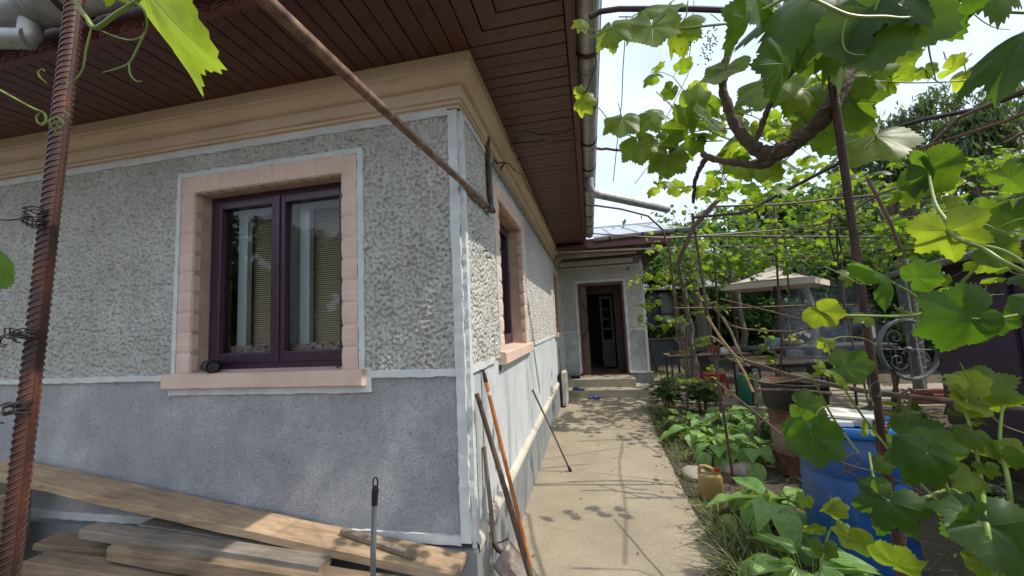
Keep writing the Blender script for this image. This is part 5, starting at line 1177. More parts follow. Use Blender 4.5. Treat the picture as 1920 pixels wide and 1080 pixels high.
def pl(fol, a, t, dep, roll=0, pitch=0, tint=.2, T_=None, w=1.0):
    """one leaf whose stalk end shows at pixel a and whose tip shows at pixel t, dep metres out"""
    T_ = T_ or GH; A_ = at(a[0], a[1], dep); B_ = at(t[0], t[1], dep); y = B_-A_; L_ = np.linalg.norm(y); y = y/L_; z = -unit(ray(a[0], a[1]))
    z = unit(z-y*(z@y)); x = np.cross(y, z); r_, p_ = R(roll), R(pitch)
    z2 = z*math.cos(r_)+x*math.sin(r_); y2 = y*math.cos(p_)+z2*math.sin(p_); z3 = z2*math.cos(p_)-y*math.sin(p_)
    fol.add(T_, A_, y2, z3, L_/.60/max(.86, math.cos(p_))*w*.9, tint); return A_

# ---- the vine above the path: trunk arm, canes, shoots
vroot = empty('grapevine', at(1560, 180, 1.02), 'grapevine above the path with the thick bare brown arm and hanging backlit leaves', 'grapevine', 'grapevines')
b = MB(); TR = [(1760,-90,1.25,.030),(1690,-20,1.15,.028),(1640,50,1.08,.027),(1600,105,1.03,.027),(1574,160,1.0,.027),(1556,205,.99,.026),(1522,242,1.0,.026),(1486,270,1.01,.027),(1452,288,1.02,.026),(1428,284,1.03,.021),(1398,262,1.04,.018),(1378,232,1.05,.015),(1362,190,1.06,.014),(1354,150,1.07,.013),(1362,110,1.08,.012),(1378,70,1.09,.012),(1392,30,1.1,.012),(1404,-30,1.1,.012)]
def spl(pts, k=5):
    P = np.array(pts, float); out_ = []
    for i in range(len(P)-1):
        p0, p1, p2, p3 = P[max(i-1,0)], P[i], P[i+1], P[min(i+2,len(P)-1)]
        for j in range(k): t = j/k; out_.append(.5*((2*p1)+(-p0+p2)*t+(2*p0-5*p1+4*p2-p3)*t*t+(-p0+3*p1-3*p2+p3)*t**3))
    out_.append(P[-1]); return np.array(out_)
def knotted(m_, ctrl, n=12, k=6, s=1.0):
    q = spl([tuple(at(a, b_, c))+(r,) for a, b_, c, r in ctrl], k); rr = q[:,3]*(1+rng.normal(0, .09, len(q)))*.86; m_.tube([x[:3]+rng.normal(0, .0012, 3) for x in q], list(rr), n); return q
knotted(b, TR)
knotted(b, [(1452,285,1.02,.022),(1440,305,1.03,.016),(1420,310,1.05,.013),(1385,306,1.1,.011),(1345,300,1.15,.011),(1318,290,1.2,.010)])
knotted(b, [(1322,298,1.2,.010),(1308,325,1.22,.008),(1302,350,1.25,.007),(1300,380,1.3,.006)])
knotted(b, [(1412,275,1.04,.010),(1425,245,1.04,.009),(1440,205,1.03,.008),(1462,160,1.02,.007),(1500,120,1.0,.006)])
knotted(b, [(1574,165,1.0,.017),(1562,130,1.0,.017),(1540,95,1.0,.017),(1520,40,1.0,.016),(1500,-30,1.0,.016)])
knotted(b, [(1600,110,1.03,.014),(1640,60,1.0,.010),(1700,20,.98,.008)])
for _ in range(26):   # peeling bark flakes
    i = random.randrange(3, 9); a_ = TR[i]; p = at(a_[0]+random.uniform(-10,10), a_[1]+random.uniform(-10,10), a_[2]-.02); d = rv(3,.02); b.tube([p, p+d*.5+rv(3,.003), p+d], .0015, 4)
b.build('trunk', M['bark'], vroot, smooth=True)
fol = Fol(); stm = MB()
big = [  # stalk px, tip px, depth, roll, pitch, tint
 ((1146,52),(1150,98),.95,10,15,.55),((1222,50),(1220,114),.95,-5,20,.5),((1272,52),(1278,104),.98,30,20,.5),
 ((1205,20),(1215,70),1.0,20,50,.5),((1250,12),(1262,50),1.0,-20,50,.45),
 ((1166,222),(1160,265),1.5,10,30,.45),((1196,268),(1200,314),1.5,0,20,.4),((1252,292),(1247,340),1.5,0,20,.35),((1212,212),(1232,250),1.5,-20,45,.5),
 ((1290,240),(1262,205),1.35,20,40,.4),((1330,225),(1300,262),1.3,-10,40,.35),((1300,200),(1330,180),1.35,20,30,.5),((1265,255),(1240,275),1.5,0,30,.2),
 ((1360,130),(1345,178),1.05,30,20,.35),
 ((1560,-20),(1460,70),.7,35,30,.15),((1620,-10),(1600,115),.62,20,25,.16),((1640,20),(1745,98),.60,-30,20,.12),((1700,-10),(1782,40),.62,40,25,.03),((1740,20),(1800,70),.66,20,25,.05),
 ((1850,-40),(1800,20),.7,20,30,.2),((1930,60),(1866,170),.5,35,15,.03),
 ((1500,70),(1520,140),.85,10,35,.15),((1470,20),(1440,90),.8,-30,30,.1),((1560,60),(1545,130),.8,25,30,.15),((1585,100),(1500,105),.9,30,40,.3),
 ((1545,170),(1532,272),1.12,12,12,.25),((1500,170),(1475,215),1.1,0,30,.5),((1440,150),(1425,220),1.1,20,30,.45),((1505,235),(1480,262),1.15,-10,40,.3),
 ((1595,190),(1640,205),1.1,40,40,.2),((1620,150),(1668,170),1.15,-10,30,.45),((1660,130),(1712,140),1.2,10,30,.5),((1640,165),(1650,190),1.2,0,30,.4),
 ((1812,140),(1817,170),1.2,0,10,.9),((1785,128),(1810,113),1.2,55,20,.9),((1700,55),(1735,75),.9,20,45,.3),((1735,130),(1742,150),1.1,0,20,.6),
 ((1640,255),(1590,330),1.35,20,20,.4),((1600,212),(1575,225),1.3,20,60,.5),
 ((1470,300),(1440,330),1.4,20,50,.5),((1430,310),(1428,348),1.4,0,30,.6),((1450,325),(1468,332),1.4,20,60,.8),((1395,315),(1370,335),1.4,10,40,.5)]
for a, t, dp, ro, pi_, ti in big:
    A_ = pl(fol, a, t, dp, ro, pi_, ti); 
    q = A_+unit(rv(3)+UPV*.9)*.06; stm.tube([A_, (A_+q)/2+rv(3,.006), q], .0016, 5)
pl(fol, (1398,36),(1322,122),.72,-50,10,.1,w=.62); pl(fol, (1468,120),(1394,236),.66,-45,10,.05,w=.55); pl(fol, (1420,-5),(1368,60),.75,-30,10,.12,w=.8)
# shoots filling the mass around the arm
def region_shoots(fol, stm, n, pxr, pyr, dr, size, T_, tint, length=.45, dmean=(0,0,0), dsp=1., grav=.4, **k):
    for _ in range(n):
        p = at(rng.uniform(*pxr), rng.uniform(*pyr), rng.uniform(*dr)); shoot(fol, stm, p, unit(np.array(dmean)+rv(3, dsp)*np.array([1,1,.4])), length*rng.uniform(.6, 1.3), size*rng.uniform(.85,1.15), T_, tint, grav, **k)
region_shoots(fol, stm, 3, (1500,1700), (-50,40), (.95,1.5), .09, GH, (.0,.35), .35, grav=.1)
region_shoots(fol, stm, 4, (1400,1560), (30,130), (1.1,1.6), .085, GH, (.1,.5), .3)
region_shoots(fol, stm, 9, (1290,1440), (180,300), (1.3,2.0), .09, GH, (.05,.5), .35)
region_shoots(fol, stm, 4, (1200,1330), (200,290), (1.6,2.1), .085, GH, (.1,.6), .28)
region_shoots(fol, stm, 10, (1270,1440), (300,380), (1.6,2.6), .105, GM, (.1,.6), .35)
for c in ([(1088,190,2.05,.0024),(1120,200,1.9,.0024),(1160,245,1.7,.0028),(1240,270,1.45,.003),(1300,280,1.3,.003)], [(1085,52,1.3,.002),(1150,60,1.1,.0025),(1250,56,.98,.003),(1330,48,.95,.003),(1400,40,.95,.003)], [(1230,172,1.5,.002),(1280,215,1.4,.0025),(1340,250,1.3,.003),(1370,262,1.2,.003)],
          [(1430,18,.62,.0022),(1500,-8,.60,.0025),(1590,28,.58,.0027),(1660,32,.57,.0026),(1700,34,.57,.0024),(1770,22,.58,.002),(1800,8,.6,.002)], [(1700,34,.57,.0014),(1735,70,.60,.0013),(1745,110,.7,.0012),(1755,152,.9,.0012)],
          [(1615,150,1.1,.002),(1700,155,1.15,.002),(1790,153,1.2,.002),(1880,145,1.2,.0018),(1940,130,1.2,.002)], [(1830,15,.8,.003),(1880,22,.8,.003),(1950,25,.8,.003)], [(1560,165,1.0,.004),(1610,215,1.2,.0035),(1680,300,1.5,.003),(1740,325,1.7,.003)],
          [(1430,340,1.6,.0025),(1500,270,1.3,.0025),(1600,90,.9,.0025)]):
    q = spl([tuple(at(a, b_, d_))+(r,) for a, b_, d_, r in c], 6); stm.tube([x[:3] for x in q], list(q[:,3]), 6)
for px, py, d_ in ((1090,55,1.3),(1100,190,2.0),(1255,190,1.5),(1820,20,.8),(1590,30,.6),(1470,60,.9),(1350,40,1.0)): tendril(stm, at(px, py, d_), rv(), .09)
pl(fol, (1092,188),(1110,212),2.0,0,20,.9); pl(fol, (1085,178),(1098,170),2.0,20,30,.8); pl(fol, (1092,40),(1085,60),1.3,0,20,.9)
fol.build('foliage', M['vine'], vroot); stm.build('shoot', M['greenstem'], vroot, smooth=True)
gb = MB()   # young grape clusters
for px, py, d_ in ((1297,45,1.0),(1332,52,1.0),(1325,80,1.0)):
    p = at(px, py, d_); 
    for i in range(34): q = p+np.array([rng.normal(0,.009), rng.normal(0,.009), -rng.uniform(0,.05)]); gb.ell(q, (.0022,.0022,.0022), 6, 4)
gb.build('grape_cluster', M['greenstem'], vroot, smooth=True)

# ---- near vine at the lower right, climbing the ribbed rod and bent wires
vr2 = empty('grapevine', at(1700, 1100, .9), 'grapevine in front of the blue barrel with large shaded leaves, nearest at the lower right', 'grapevine', 'grapevines')
fol = Fol(); stm = MB()
near = [((1775,433),(1795,516),.62,5,-8,.62),((1538,585),(1572,620),.62,3,-10,.75),((1625,590),(1600,606),.64,20,30,.55),((1660,525),(1590,548),.50,10,68,.0),((1720,520),(1760,500),.52,-8,66,.02),
 ((1822,596),(1732,642),.42,-34,-22,.0),((1880,600),(1888,645),.44,-20,-15,.02),((1925,560),(1900,600),.42,30,10,.05),
 ((1549,643),(1548,666),.78,0,5,.8),((1570,700),(1530,712),.70,40,50,.45),((1585,688),(1630,705),.70,-30,55,.15),((1548,692),(1526,688),.70,0,40,.6),
 ((1800,705),(1775,724),.7,20,40,.95),((1815,722),(1850,720),.7,-10,45,.85),((1830,735),(1890,738),.72,30,62,.3),((1800,728),(1770,738),.72,10,40,.5),
 ((1818,757),(1785,780),.7,10,35,.85),((1825,760),(1852,783),.7,-10,30,.7),((1822,812),(1800,848),.66,5,15,.28),((1840,840),(1868,845),.7,30,50,.2),
 ((1890,850),(1925,868),.62,20,40,.85),((1880,855),(1910,885),.62,60,20,.1),
 ((1521,814),(1535,886),.72,3,5,.0),((1502,762),(1545,772),.86,15,62,.12),
 ((1655,868),(1640,892),.66,0,12,.1),((1738,850),(1700,916),.58,-8,12,.03),((1700,822),(1770,830),.75,20,62,.05),((1745,845),(1800,840),.6,20,40,.1),
 ((1820,890),(1785,926),.62,-15,30,.42),((1848,880),(1862,902),.62,20,20,.4),((1667,941),(1640,1018),.56,6,8,.0),((1650,930),(1668,905),.57,0,30,.4),
 ((1852,985),(1752,1010),.50,10,18,.0),((1855,985),(1870,1085),.50,-12,18,.0),((1835,970),(1800,935),.50,20,20,.0),
 ((1568,955),(1592,972),.8,10,30,.7),((1556,950),(1540,930),.8,30,40,.85),((1598,1012),(1634,1056),.7,40,10,.6),((1545,1030),(1552,1068),.75,0,10,.25),((1508,935),(1502,958),.85,10,15,.5),
 ((1530,998),(1524,970),.8,10,30,.4),((1680,1060),(1700,1010),.5,20,40,.3),((1840,1055),(1850,1095),.55,10,20,.35),((1910,1040),(1890,1090),.5,30,20,.1),((1580,985),(1575,1000),.8,10,30,.9),
 ((1618,803),(1598,796),.9,20,60,.5),((1645,808),(1664,815),.9,20,55,.6),((1850,420),(1890,380),.8,20,20,.3),((1880,470),(1850,495),.7,30,50,.3),
 ((1740,320),(1800,345),.85,15,66,.1),((1745,318),(1690,330),.85,-5,66,.05),((1770,340),(1790,368),.85,0,20,.8),((1790,370),(1775,392),.9,0,15,.8),((1900,400),(1930,440),.7,30,20,.1),((1895,335),(1930,310),.8,0,55,.15),
 ((1690,372),(1665,362),1.0,20,60,.5),((1700,375),(1720,362),1.0,20,60,.5),((1860,470),(1900,480),.65,0,60,.2),((1600,515),(1575,522),.8,10,40,.4)]
for a, t, dp, ro, pi_, ti in near:
    A_ = pl(fol, a, t, dp, ro, pi_, ti, w=.85)
stems = [[(1930,500,.58,.0028),(1880,470,.60,.0027),(1820,455,.61,.0024),(1800,440,.62,.0022),(1776,434,.62,.0018)], [(1800,450,.60,.0034),(1775,415,.64,.0030),(1755,385,.68,.0028),(1745,345,.76,.0024),(1742,322,.84,.002)],
 [(1930,515,.57,.0034),(1880,490,.58,.0034),(1840,465,.60,.0032),(1800,450,.60,.003),(1775,430,.62,.002)], [(1780,578,.60,.0022),(1700,592,.61,.0022),(1620,592,.62,.0021),(1560,590,.62,.0019),(1536,583,.62,.0014)], [(1536,583,.62,.0013),(1524,572,.62,.0011)],
 [(1960,580,.42,.0018),(1900,592,.42,.0017),(1860,598,.42,.0016),(1822,597,.42,.0013)],
 [(1780,960,.7,.0022),(1700,880,.75,.0023),(1640,810,.78,.0022),(1590,740,.76,.0022),(1565,690,.76,.0019),(1549,645,.78,.0013)], [(1549,645,.78,.0012),(1575,632,.80,.001),(1620,635,.85,.001),(1645,650,.88,.0008)],
 [(1610,850,.75,.0022),(1560,780,.78,.002),(1525,712,.72,.002),(1505,700,.75,.0015)], [(1510,708,.74,.0012),(1440,718,.8,.001),(1385,700,.85,.0008)],
 [(1830,700,.7,.0022),(1810,760,.7,.0022),(1825,820,.68,.0024),(1840,900,.65,.0028),(1850,985,.5,.003),(1870,1100,.5,.003)], [(1800,680,.7,.001),(1830,735,.7,.0014),(1870,790,.7,.0012),(1920,812,.7,.001)],
 [(1730,935,.6,.0025),(1790,920,.6,.0028),(1850,985,.5,.003)], [(1738,850,.58,.0016),(1760,880,.6,.002),(1780,925,.6,.0026)], [(1521,814,.72,.0016),(1535,770,.74,.0016),(1560,760,.78,.0018)],
 [(1667,941,.56,.0018),(1640,900,.6,.0018),(1630,850,.7,.0018)], [(1598,1012,.7,.0013),(1560,990,.75,.0015),(1540,1060,.75,.0018),(1530,1110,.75,.002)], [(1900,1000,.6,.003),(1890,900,.6,.003),(1875,830,.65,.0025),(1880,760,.7,.002)],
 [(1860,598,.5,.0016),(1790,600,.55,.0018),(1700,545,.56,.0018),(1665,525,.5,.0015)], [(1950,340,.8,.004),(1880,430,.85,.004),(1830,500,.9,.0035),(1780,560,1.0,.003)]]
for c in stems: q = spl([tuple(at(a, b_, d_))+(r,) for a, b_, d_, r in c], 6); stm.tube([x[:3] for x in q], list(q[:,3]), 8)
for px, py, d_ in ((1640,650,.88),(1825,400,.66),(1860,470,.6),(1600,300,1.0),(1545,500,.7),(1590,505,.7),(1905,830,.66),(1800,560,.6),(1850,440,.62),(1640,760,.8)): tendril(stm, at(px, py, d_), rv(), .07, .0007)
fol.build('foliage', M['vine'], vr2); stm.build('shoot', M['greenstem'], vr2, smooth=True)
gb = MB()
for px, py, d_, n_ in ((1775,560,.63,60),(1830,555,.63,60),(1690,585,.7,30),(1725,590,.75,30)):
    p = at(px, py, d_)
    for i in range(n_): q = p+rng.normal(0, .008, 3)*np.array([1.5,1,1]); gb.ell(q, (.0013,.0013,.0013), 6, 4); gb.tube([p+rng.normal(0,.002,3), q], .0004, 3, cap=False)
gb.build('flower_cluster', M['greenstem'], vr2, smooth=True)
bb = MB()
for c in ([(1700,1090,.95,.006),(1690,990,.95,.006),(1655,890,.95,.005),(1640,790,.93,.004)],): q = spl([tuple(at(a, b_, d_))+(r,) for a, b_, d_, r in c], 6); bb.tube([x[:3]+rng.normal(0,.002,3) for x in q], list(q[:,3]), 7)
bb.build('trunk', M['bark'], vr2, smooth=True)

# ---- top left: leaf and tendrils round the left ribbed rod
vr3 = empty('grapevine', at(110, 20, .42), 'young grapevine shoot with one long lit leaf and curling tendrils at the upper left rod', 'grapevine', 'grapevines')
fol = Fol(); stm = MB()
pl(fol, (272,-22),(424,138),.36,55,8,.50,[GH[2]],1.0); pl(fol, (200,-40),(150,-8),.40,20,50,.75,w=.7); pl(fol, (-30,470),(50,455),.5,20,58,.05)
for c in ([(262,-2,.38,.0018),(220,25,.39,.0022),(180,52,.40,.0024),(160,30,.40,.0022),(140,0,.40,.002),(130,-30,.4,.002)], [(172,50,.40,.0009),(162,90,.40,.0009),(155,130,.40,.0009),(138,152,.40,.0008),(126,158,.41,.0008)], [(186,56,.40,.0006),(215,68,.40,.0008),(245,75,.39,.0008),(268,66,.39,.0008),(276,45,.385,.0009),(270,20,.38,.0009),(255,5,.38,.0009)],
          [(272,60,.385,.0009),(258,90,.385,.0009),(242,118,.385,.0008),(215,130,.385,.0007),(192,136,.385,.0005)], [(242,118,.385,.0008),(244,138,.385,.0008),(255,152,.385,.0007),(266,152,.385,.0005)], [(-20,158,.40,.0011),(20,180,.40,.0011),(60,202,.405,.0011),(82,212,.41,.0011),(86,226,.41,.001),(74,232,.41,.0008),(68,220,.41,.0008),(78,208,.41,.0007)],
          [(78,236,.40,.0009),(96,224,.40,.0009),(108,220,.40,.0009),(120,232,.40,.0009),(112,240,.40,.0008),(98,222,.395,.0008),(94,234,.395,.0008),(108,250,.40,.0007)], [(88,156,.405,.0007),(75,145,.40,.0008),(72,134,.40,.0007),(80,130,.40,.0006),(84,134,.40,.0005)], [(120,208,.40,.0007),(130,215,.40,.0006),(128,221,.40,.0005)]):
    q = spl([tuple(at(a, b_, d_))+(r,) for a, b_, d_, r in c], 7); stm.tube([x[:3] for x in q], list(q[:,3]), 7)
fol.build('foliage', M['vine'], vr3); stm.build('tendril', M['greenstem'], vr3, smooth=True)

# ---- pergola vine to the right of the path, unseen leaves added far right as shade, open over the bed
def dens(x, y):
    if y < .2:
        v_ = np.array([x, y, 2.4])-C0; f_ = v_@FW; px_ = 960+F_PX*(v_@RT)/f_ if f_ > .05 else 9999
        return 1.0 if px_ > 2020 else (.25 if x > 2.7 else 0)
    if x < 3.0: return .02 if y < 5 else .25
    if x < 4.35: return .05 if y < 4.6 else .8
    return 1.0
k = 0
for (x0, x1, y0, y1, n_, lab) in ((1.75,4.4,-2.4,.3,110,'grapevine roofing the pergola beyond the right edge, added mostly out of view to shade the near leaves'), (2.4,5.2,.6,3.6,52,'grapevine spread flat over the pergola above the plum shed side'), (2.2,7.5,3.6,6.1,120,'grapevine on the far half of the pergola, over the parasol')):
    fol = Fol(); stm = MB(); root = empty('grapevine', ((x0+x1)/2, (y0+y1)/2, 0), lab, 'grapevine', 'grapevines'); c_ = 0; tries = 0
    while c_ < n_ and tries < 4000:
        tries += 1; x, y = rng.uniform(x0, x1), rng.uniform(y0, y1)
        if rng.random() > dens(x, y): continue
        c_ += 1; shoot(fol, stm, (x, y, 2.35+rng.uniform(-.05,.25)+.05*y*.6), (rng.normal(), rng.normal(), rng.normal(0,.25)), rng.uniform(.4,.9), .135, GM, (0,.30), .25)
    for _ in range(5): 
        p = np.array([rng.uniform(x0,x1), y0, 2.33]); q = np.array([rng.uniform(x0,x1), y1, 2.4+.03*y1]); stm.tube(wob([p, (p+q)/2, q], 4, .03), .008, 6)
    fol.build('foliage', M['vine'], root); stm.build('cane', M['cane'], root, smooth=True)
    b = MB(); tx, ty = x1-.5, (y0+y1)/2; b.tube(wob([(tx,ty,0),(tx+.05,ty,1.2),(tx-.1,ty,2.4)], 4, .02), [.03]*9, 8); b.build('trunk', M['bark'], root, smooth=True)
# ---- vines climbing stakes beside the wing (left half of the garden view)
def climber(px0, px1, py0, py1, d0, d1, n_, size, lab, tint=(.1,.6), T_=GM, gx=None, length=.5, trunk=True, grav=.5):
    g = gx if gx is not None else at((px0+px1)/2, 700, (d0+d1)/2); root = empty('grapevine', (g[0], g[1], 0), lab, 'grapevine', 'grapevines'); fol = Fol(); stm = MB()
    region_shoots(fol, stm, n_, (px0,px1), (py0,py1), (d0,d1), size, T_, tint, length, grav=grav)
    fol.build('foliage', M['vine'], root); stm.build('shoot', M['cane'], root, smooth=True)
    if trunk: b = MB(); top = at((px0+px1)/2, py0*.5+py1*.5, (d0+d1)/2); b.tube(wob([(g[0],g[1],0), (g*.4+top*.6)*[1,1,0]+[0,0,1.0], top], 4, .015), .018, 7); b.build('trunk', M['bark'], root, smooth=True)
    return root
climber(1225,1340,450,640,5.2,7.0,34,.115,'leafy grapevine climbing the stakes just right of the entrance wing',(.05,.5))
climber(1255,1420,400,500,6.0,8.0,40,.13,'grapevine mass above the stakes, behind the cut grey branch',(.0,.4))
climber(1196,1250,500,560,5.6,6.1,5,.085,'thin young vine tip reaching left to the door wing corner',(.7,1.),GM,length=.3,trunk=False)
climber(1290,1400,690,750,5.2,6.0,8,.09,'small pale vine growing in front of the cluttered table',(.3,.7),GM,length=.35)
climber(1400,1540,385,500,7.0,9.5,60,.15,'grapevine hanging behind the middle post, left of the ribbed rod',(.0,.35))
climber(1540,1760,380,470,9.5,12,70,.16,'grapevine deep in the shade behind the ribbed rod',(.0,.3))
climber(1380,1520,335,420,5.5,8,26,.13,'sunlit grapevine crowning the far rails behind the hanging arm',(.0,.4))
climber(1660,1930,235,320,7.5,10,44,.15,'high grapevine and foliage above the shed, below the cherry branches',(.0,.5))
climber(1480,1660,310,400,8,11,44,.15,'tall grapevine wall behind the ribbed rod, reaching up to the sky',(.0,.5))
climber(1600,1920,290,370,4.8,6.5,44,.125,'sunlit top of the grapevine above the plum shed roof',(.0,.45),GM)
climber(1420,1480,625,680,5.0,5.6,6,.09,'small bush-like vine on the grey stick before the parasol pole',(.1,.5),GM,length=.3)
climber(1600,1760,760,790,3.2,4.2,8,.12,'low grapevine growing behind the blue barrel lid',(.1,.5),GM,length=.4)
climber(1880,1960,380,520,1.6,2.6,10,.13,'grapevine overhanging the shed at the right edge',(.0,.4),GM)

# ---- garden plants
def hosta(c, nl, L_, lab, hz=.0, seed=0, spread=1.0):
    rs = np.random.default_rng(seed+40); root = empty('hosta', (c[0],c[1],0), lab, 'hosta', 'hostas in the bed'); fol = Fol(); stm = MB(); c = np.array([c[0],c[1],0.])
    for i in range(nl):
        f = (i+.5)/nl; a = i*2.39996+rs.normal(0,.2); out_ = np.array([math.cos(a), math.sin(a), 0]); el = R(78-62*f+rs.normal(0,5)); pl_ = L_*(.55+.75*f)*rs.uniform(.8,1.1)*spread
        base = c+out_*.03; p1 = base+(out_*math.cos(el)+UPV*math.sin(el))*pl_+UPV*L_*.25*(1-f); el2 = el-R(rs.uniform(45,80)); y = out_*math.cos(el2)+UPV*math.sin(el2); nrm = UPV*math.cos(el2)-out_*math.sin(el2)
        stm.tube([base, (base+p1)/2+UPV*.02, p1], [.005,.004,.0035], 5, cap=False); nrm = unit(nrm+rs.normal(0,.18,3)); fol.add(HO, p1, y, nrm, L_*rs.uniform(.8,1.12), float(np.clip(rs.uniform(.1,.7),0,1)))
    fol.build('foliage', M['hosta'], root, seed); stm.build('stem', M['greenstem'], root, smooth=True); return root
hosta((1.95,1.30), 28, .25, 'large hosta nearest the path, beside the blue barrel', seed=1)
hosta((1.79,.50), 24, .25, 'hosta at the very front of the bed in full sun', seed=11); hosta((2.02,2.72), 18, .24, 'hosta directly behind the jerry can and stones', seed=2); hosta((2.35,2.62), 16, .25, 'hosta left against the rusty drum', seed=3); hosta((1.86,3.35), 20, .22, 'bright hosta at the path edge in the middle of the bed', seed=4)
hosta((2.20,3.45), 18, .23, 'hosta in the middle of the bed behind the nearest thin post', seed=5); hosta((1.92,4.05), 16, .21, 'small hosta in front of the peony', seed=6); hosta((2.75,3.6), 18, .21, 'broad-leaved hosta behind the rusty drum', seed=7); hosta((2.6,4.3), 16, .24, 'tall hosta in front of the green gas cylinder', seed=8); hosta((3.0,4.2), 14, .20, 'hosta right of the gas cylinder', seed=9)
hosta((2.10,.42), 10, .15, 'small hosta low in front of the blue barrel', seed=10)
def shrub(c, nst, h, lsz, lab, cat='shrub', nm='peony', mat='leafy', T_=LF, spread=.4, tint=(0,.4), seed=0, nleaf=14, group=None):
    rs = np.random.default_rng(seed+80); root = empty(nm, (c[0],c[1],0), lab, cat, group); fol = Fol(); stm = MB(); c = np.array([c[0],c[1],0.])
    for i in range(nst):
        a = rs.uniform(0,6.28); rr = spread*rs.uniform(.05,1)**.7; top = c+np.array([math.cos(a)*rr, math.sin(a)*rr, h*rs.uniform(.7,1.05)]); b0 = c+np.array([math.cos(a)*rr*.3, math.sin(a)*rr*.3, 0]); stm.tube([b0, (b0+top)/2+rs.normal(0,.01,3), top], [.006,.005,.003], 5, cap=False)
        for j in range(nleaf):
            t = rs.uniform(.35,1.0); p = b0*(1-t)+top*t; a2 = rs.uniform(0,6.28); o_ = np.array([math.cos(a2), math.sin(a2), rs.uniform(-.1,.5)]); q = p+o_*lsz*rs.uniform(.6,1.6); stm.tube([p, q], .0018, 3, cap=False)
            for s_ in (-.7, -.3, 0, .3, .7): y = unit(o_+np.cross(o_, UPV)*s_*1.2+rs.normal(0,.1,3)); fol.add(T_, q, y, unit(UPV+rs.normal(0,.35,3)), lsz*rs.uniform(.75,1.15), rs.uniform(*tint))
    fol.build('foliage', M[mat], root, seed); stm.build('stem', M['cane'], root, smooth=True); return root
shrub((1.92,5.10), 18, .55, .10, 'dark green peony bush at the corner of the bed near the steps', spread=.24, group='peonies', T_=LT); shrub((2.45,5.1), 16, .50, .10, 'second peony, right of the knotty stake', spread=.24, seed=1, group='peonies', T_=LT)
shrub((1.72,4.35), 12, .24, .05, 'low dark ground plant at the bed corner by the path', 'plant', 'low_plant', spread=.22, seed=2, group='low plants in the bed', T_=LT); shrub((1.70,3.75), 12, .20, .05, 'low feathery plant on the edge of the path before the hostas', 'plant', 'low_plant', spread=.18, seed=3, tint=(.3,.8), group='low plants in the bed', T_=LT)
shrub((2.75,3.1), 10, .40, .07, 'leafy herb growing between rusty drum and hostas', 'plant', 'low_plant', spread=.25, seed=4, group='low plants in the bed'); shrub((3.6,2.9), 18, .35, .06, 'sunlit weeds beyond the blue barrel', 'plant', 'low_plant', spread=.5, seed=5, tint=(.2,.7), group='low plants in the bed', T_=LT)
shrub((4.3,2.6), 16, .30, .06, 'weeds at the foot of the plum shed', 'plant', 'low_plant', spread=.5, seed=6, tint=(.2,.7), group='low plants in the bed', T_=LT); shrub((3.3,1.2), 12, .35, .07, 'dark leafy weeds right behind the blue barrel', 'plant', 'low_plant', spread=.35, seed=7, group='low plants in the bed')
shrub((2.1,8.6), 16, .4, .08, 'low greenery on the yard by the table end', 'plant', 'low_plant', spread=.6, seed=8, tint=(.2,.7), group='low plants in the bed') if False else None
# grass: turf edge, long dry blades beneath the big hosta
fol = Fol()
def blades(n, cx, cy, sx, sy, L0, L1, tint, lean=.5, dirv=None):
    for _ in range(n):
        p = np.array([rng.normal(cx, sx), rng.normal(cy, sy), -.01])
        if p[0] < 1.46 and p[1] > -.5: p[0] = 1.46+abs(rng.normal(0,.03))
        d = rv(3, lean); d[2] = 1
        if dirv is not None: d = d+np.array(dirv)*rng.uniform(.4,1)
        fol.add(BL, p, unit(d), unit(np.array([d[0]*-1, d[1]*-1, .35])+rv(3,.3)), rng.uniform(L0, L1), rng.uniform(*tint))
blades(700, 1.56, .45, .07, .35, .10, .30, (.1,.8), .5, (-.3,-.3,0)); blades(350, 1.62, .15, .12, .12, .12, .34, (.2,1), .7, (-.5,-.4,0)); blades(500, 1.55, 1.5, .07, .3, .03, .10, (.2,.8)); blades(900, 1.60, 3.9, .07, .7, .05, .16, (.1,.6))
blades(500, 1.52, 2.2, .05, .5, .02, .07, (.2,.9)); blades(900, 3.8, 2.6, .7, .8, .05, .2, (.2,.8)); blades(700, 2.3, 3.2, .5, .9, .04, .14, (.1,.6)); blades(900, 2.9, 9.3, .6, .8, .1, .25, (.2,.7)); blades(500, 1.9, 1.6, .25, .3, .02, .08, (.3,1)); blades(160, 1.62, .95, .12, .15, .1,.28,(.2,.9),.8,(-.6,-.5,0))
g = fol.build('grass', M['grass'], None); tag(g, 'tufts of fresh and straw-dry grass along the path and under the hostas', 'grass', None, 'stuff')
# dead leaves and crumbs on the soil and path edge
fol = Fol()
for _ in range(900):
    x, y = rng.uniform(1.44, 3.6), rng.uniform(-.4, 5.5); 
    if rng.random() < .22: x = 1.44-abs(rng.normal(0,.08))
    if rng.random() < .06: x = rng.uniform(.05, 1.4)
    fol.add(LF, (x, y, .006), unit([rng.normal(), rng.normal(), .05]), unit(UPV+rv(3,.25)), rng.uniform(.012,.045), 0)
M['litter'] = simple('dry_litter', (.32,.22,.13), .8, .6, 9, .1, c2=(.10,.065,.04)); g = fol.build('leaf_litter', M['litter'], None); tag(g, 'dry leaf litter scattered over the bed and path edge', 'leaf litter', None, 'stuff')

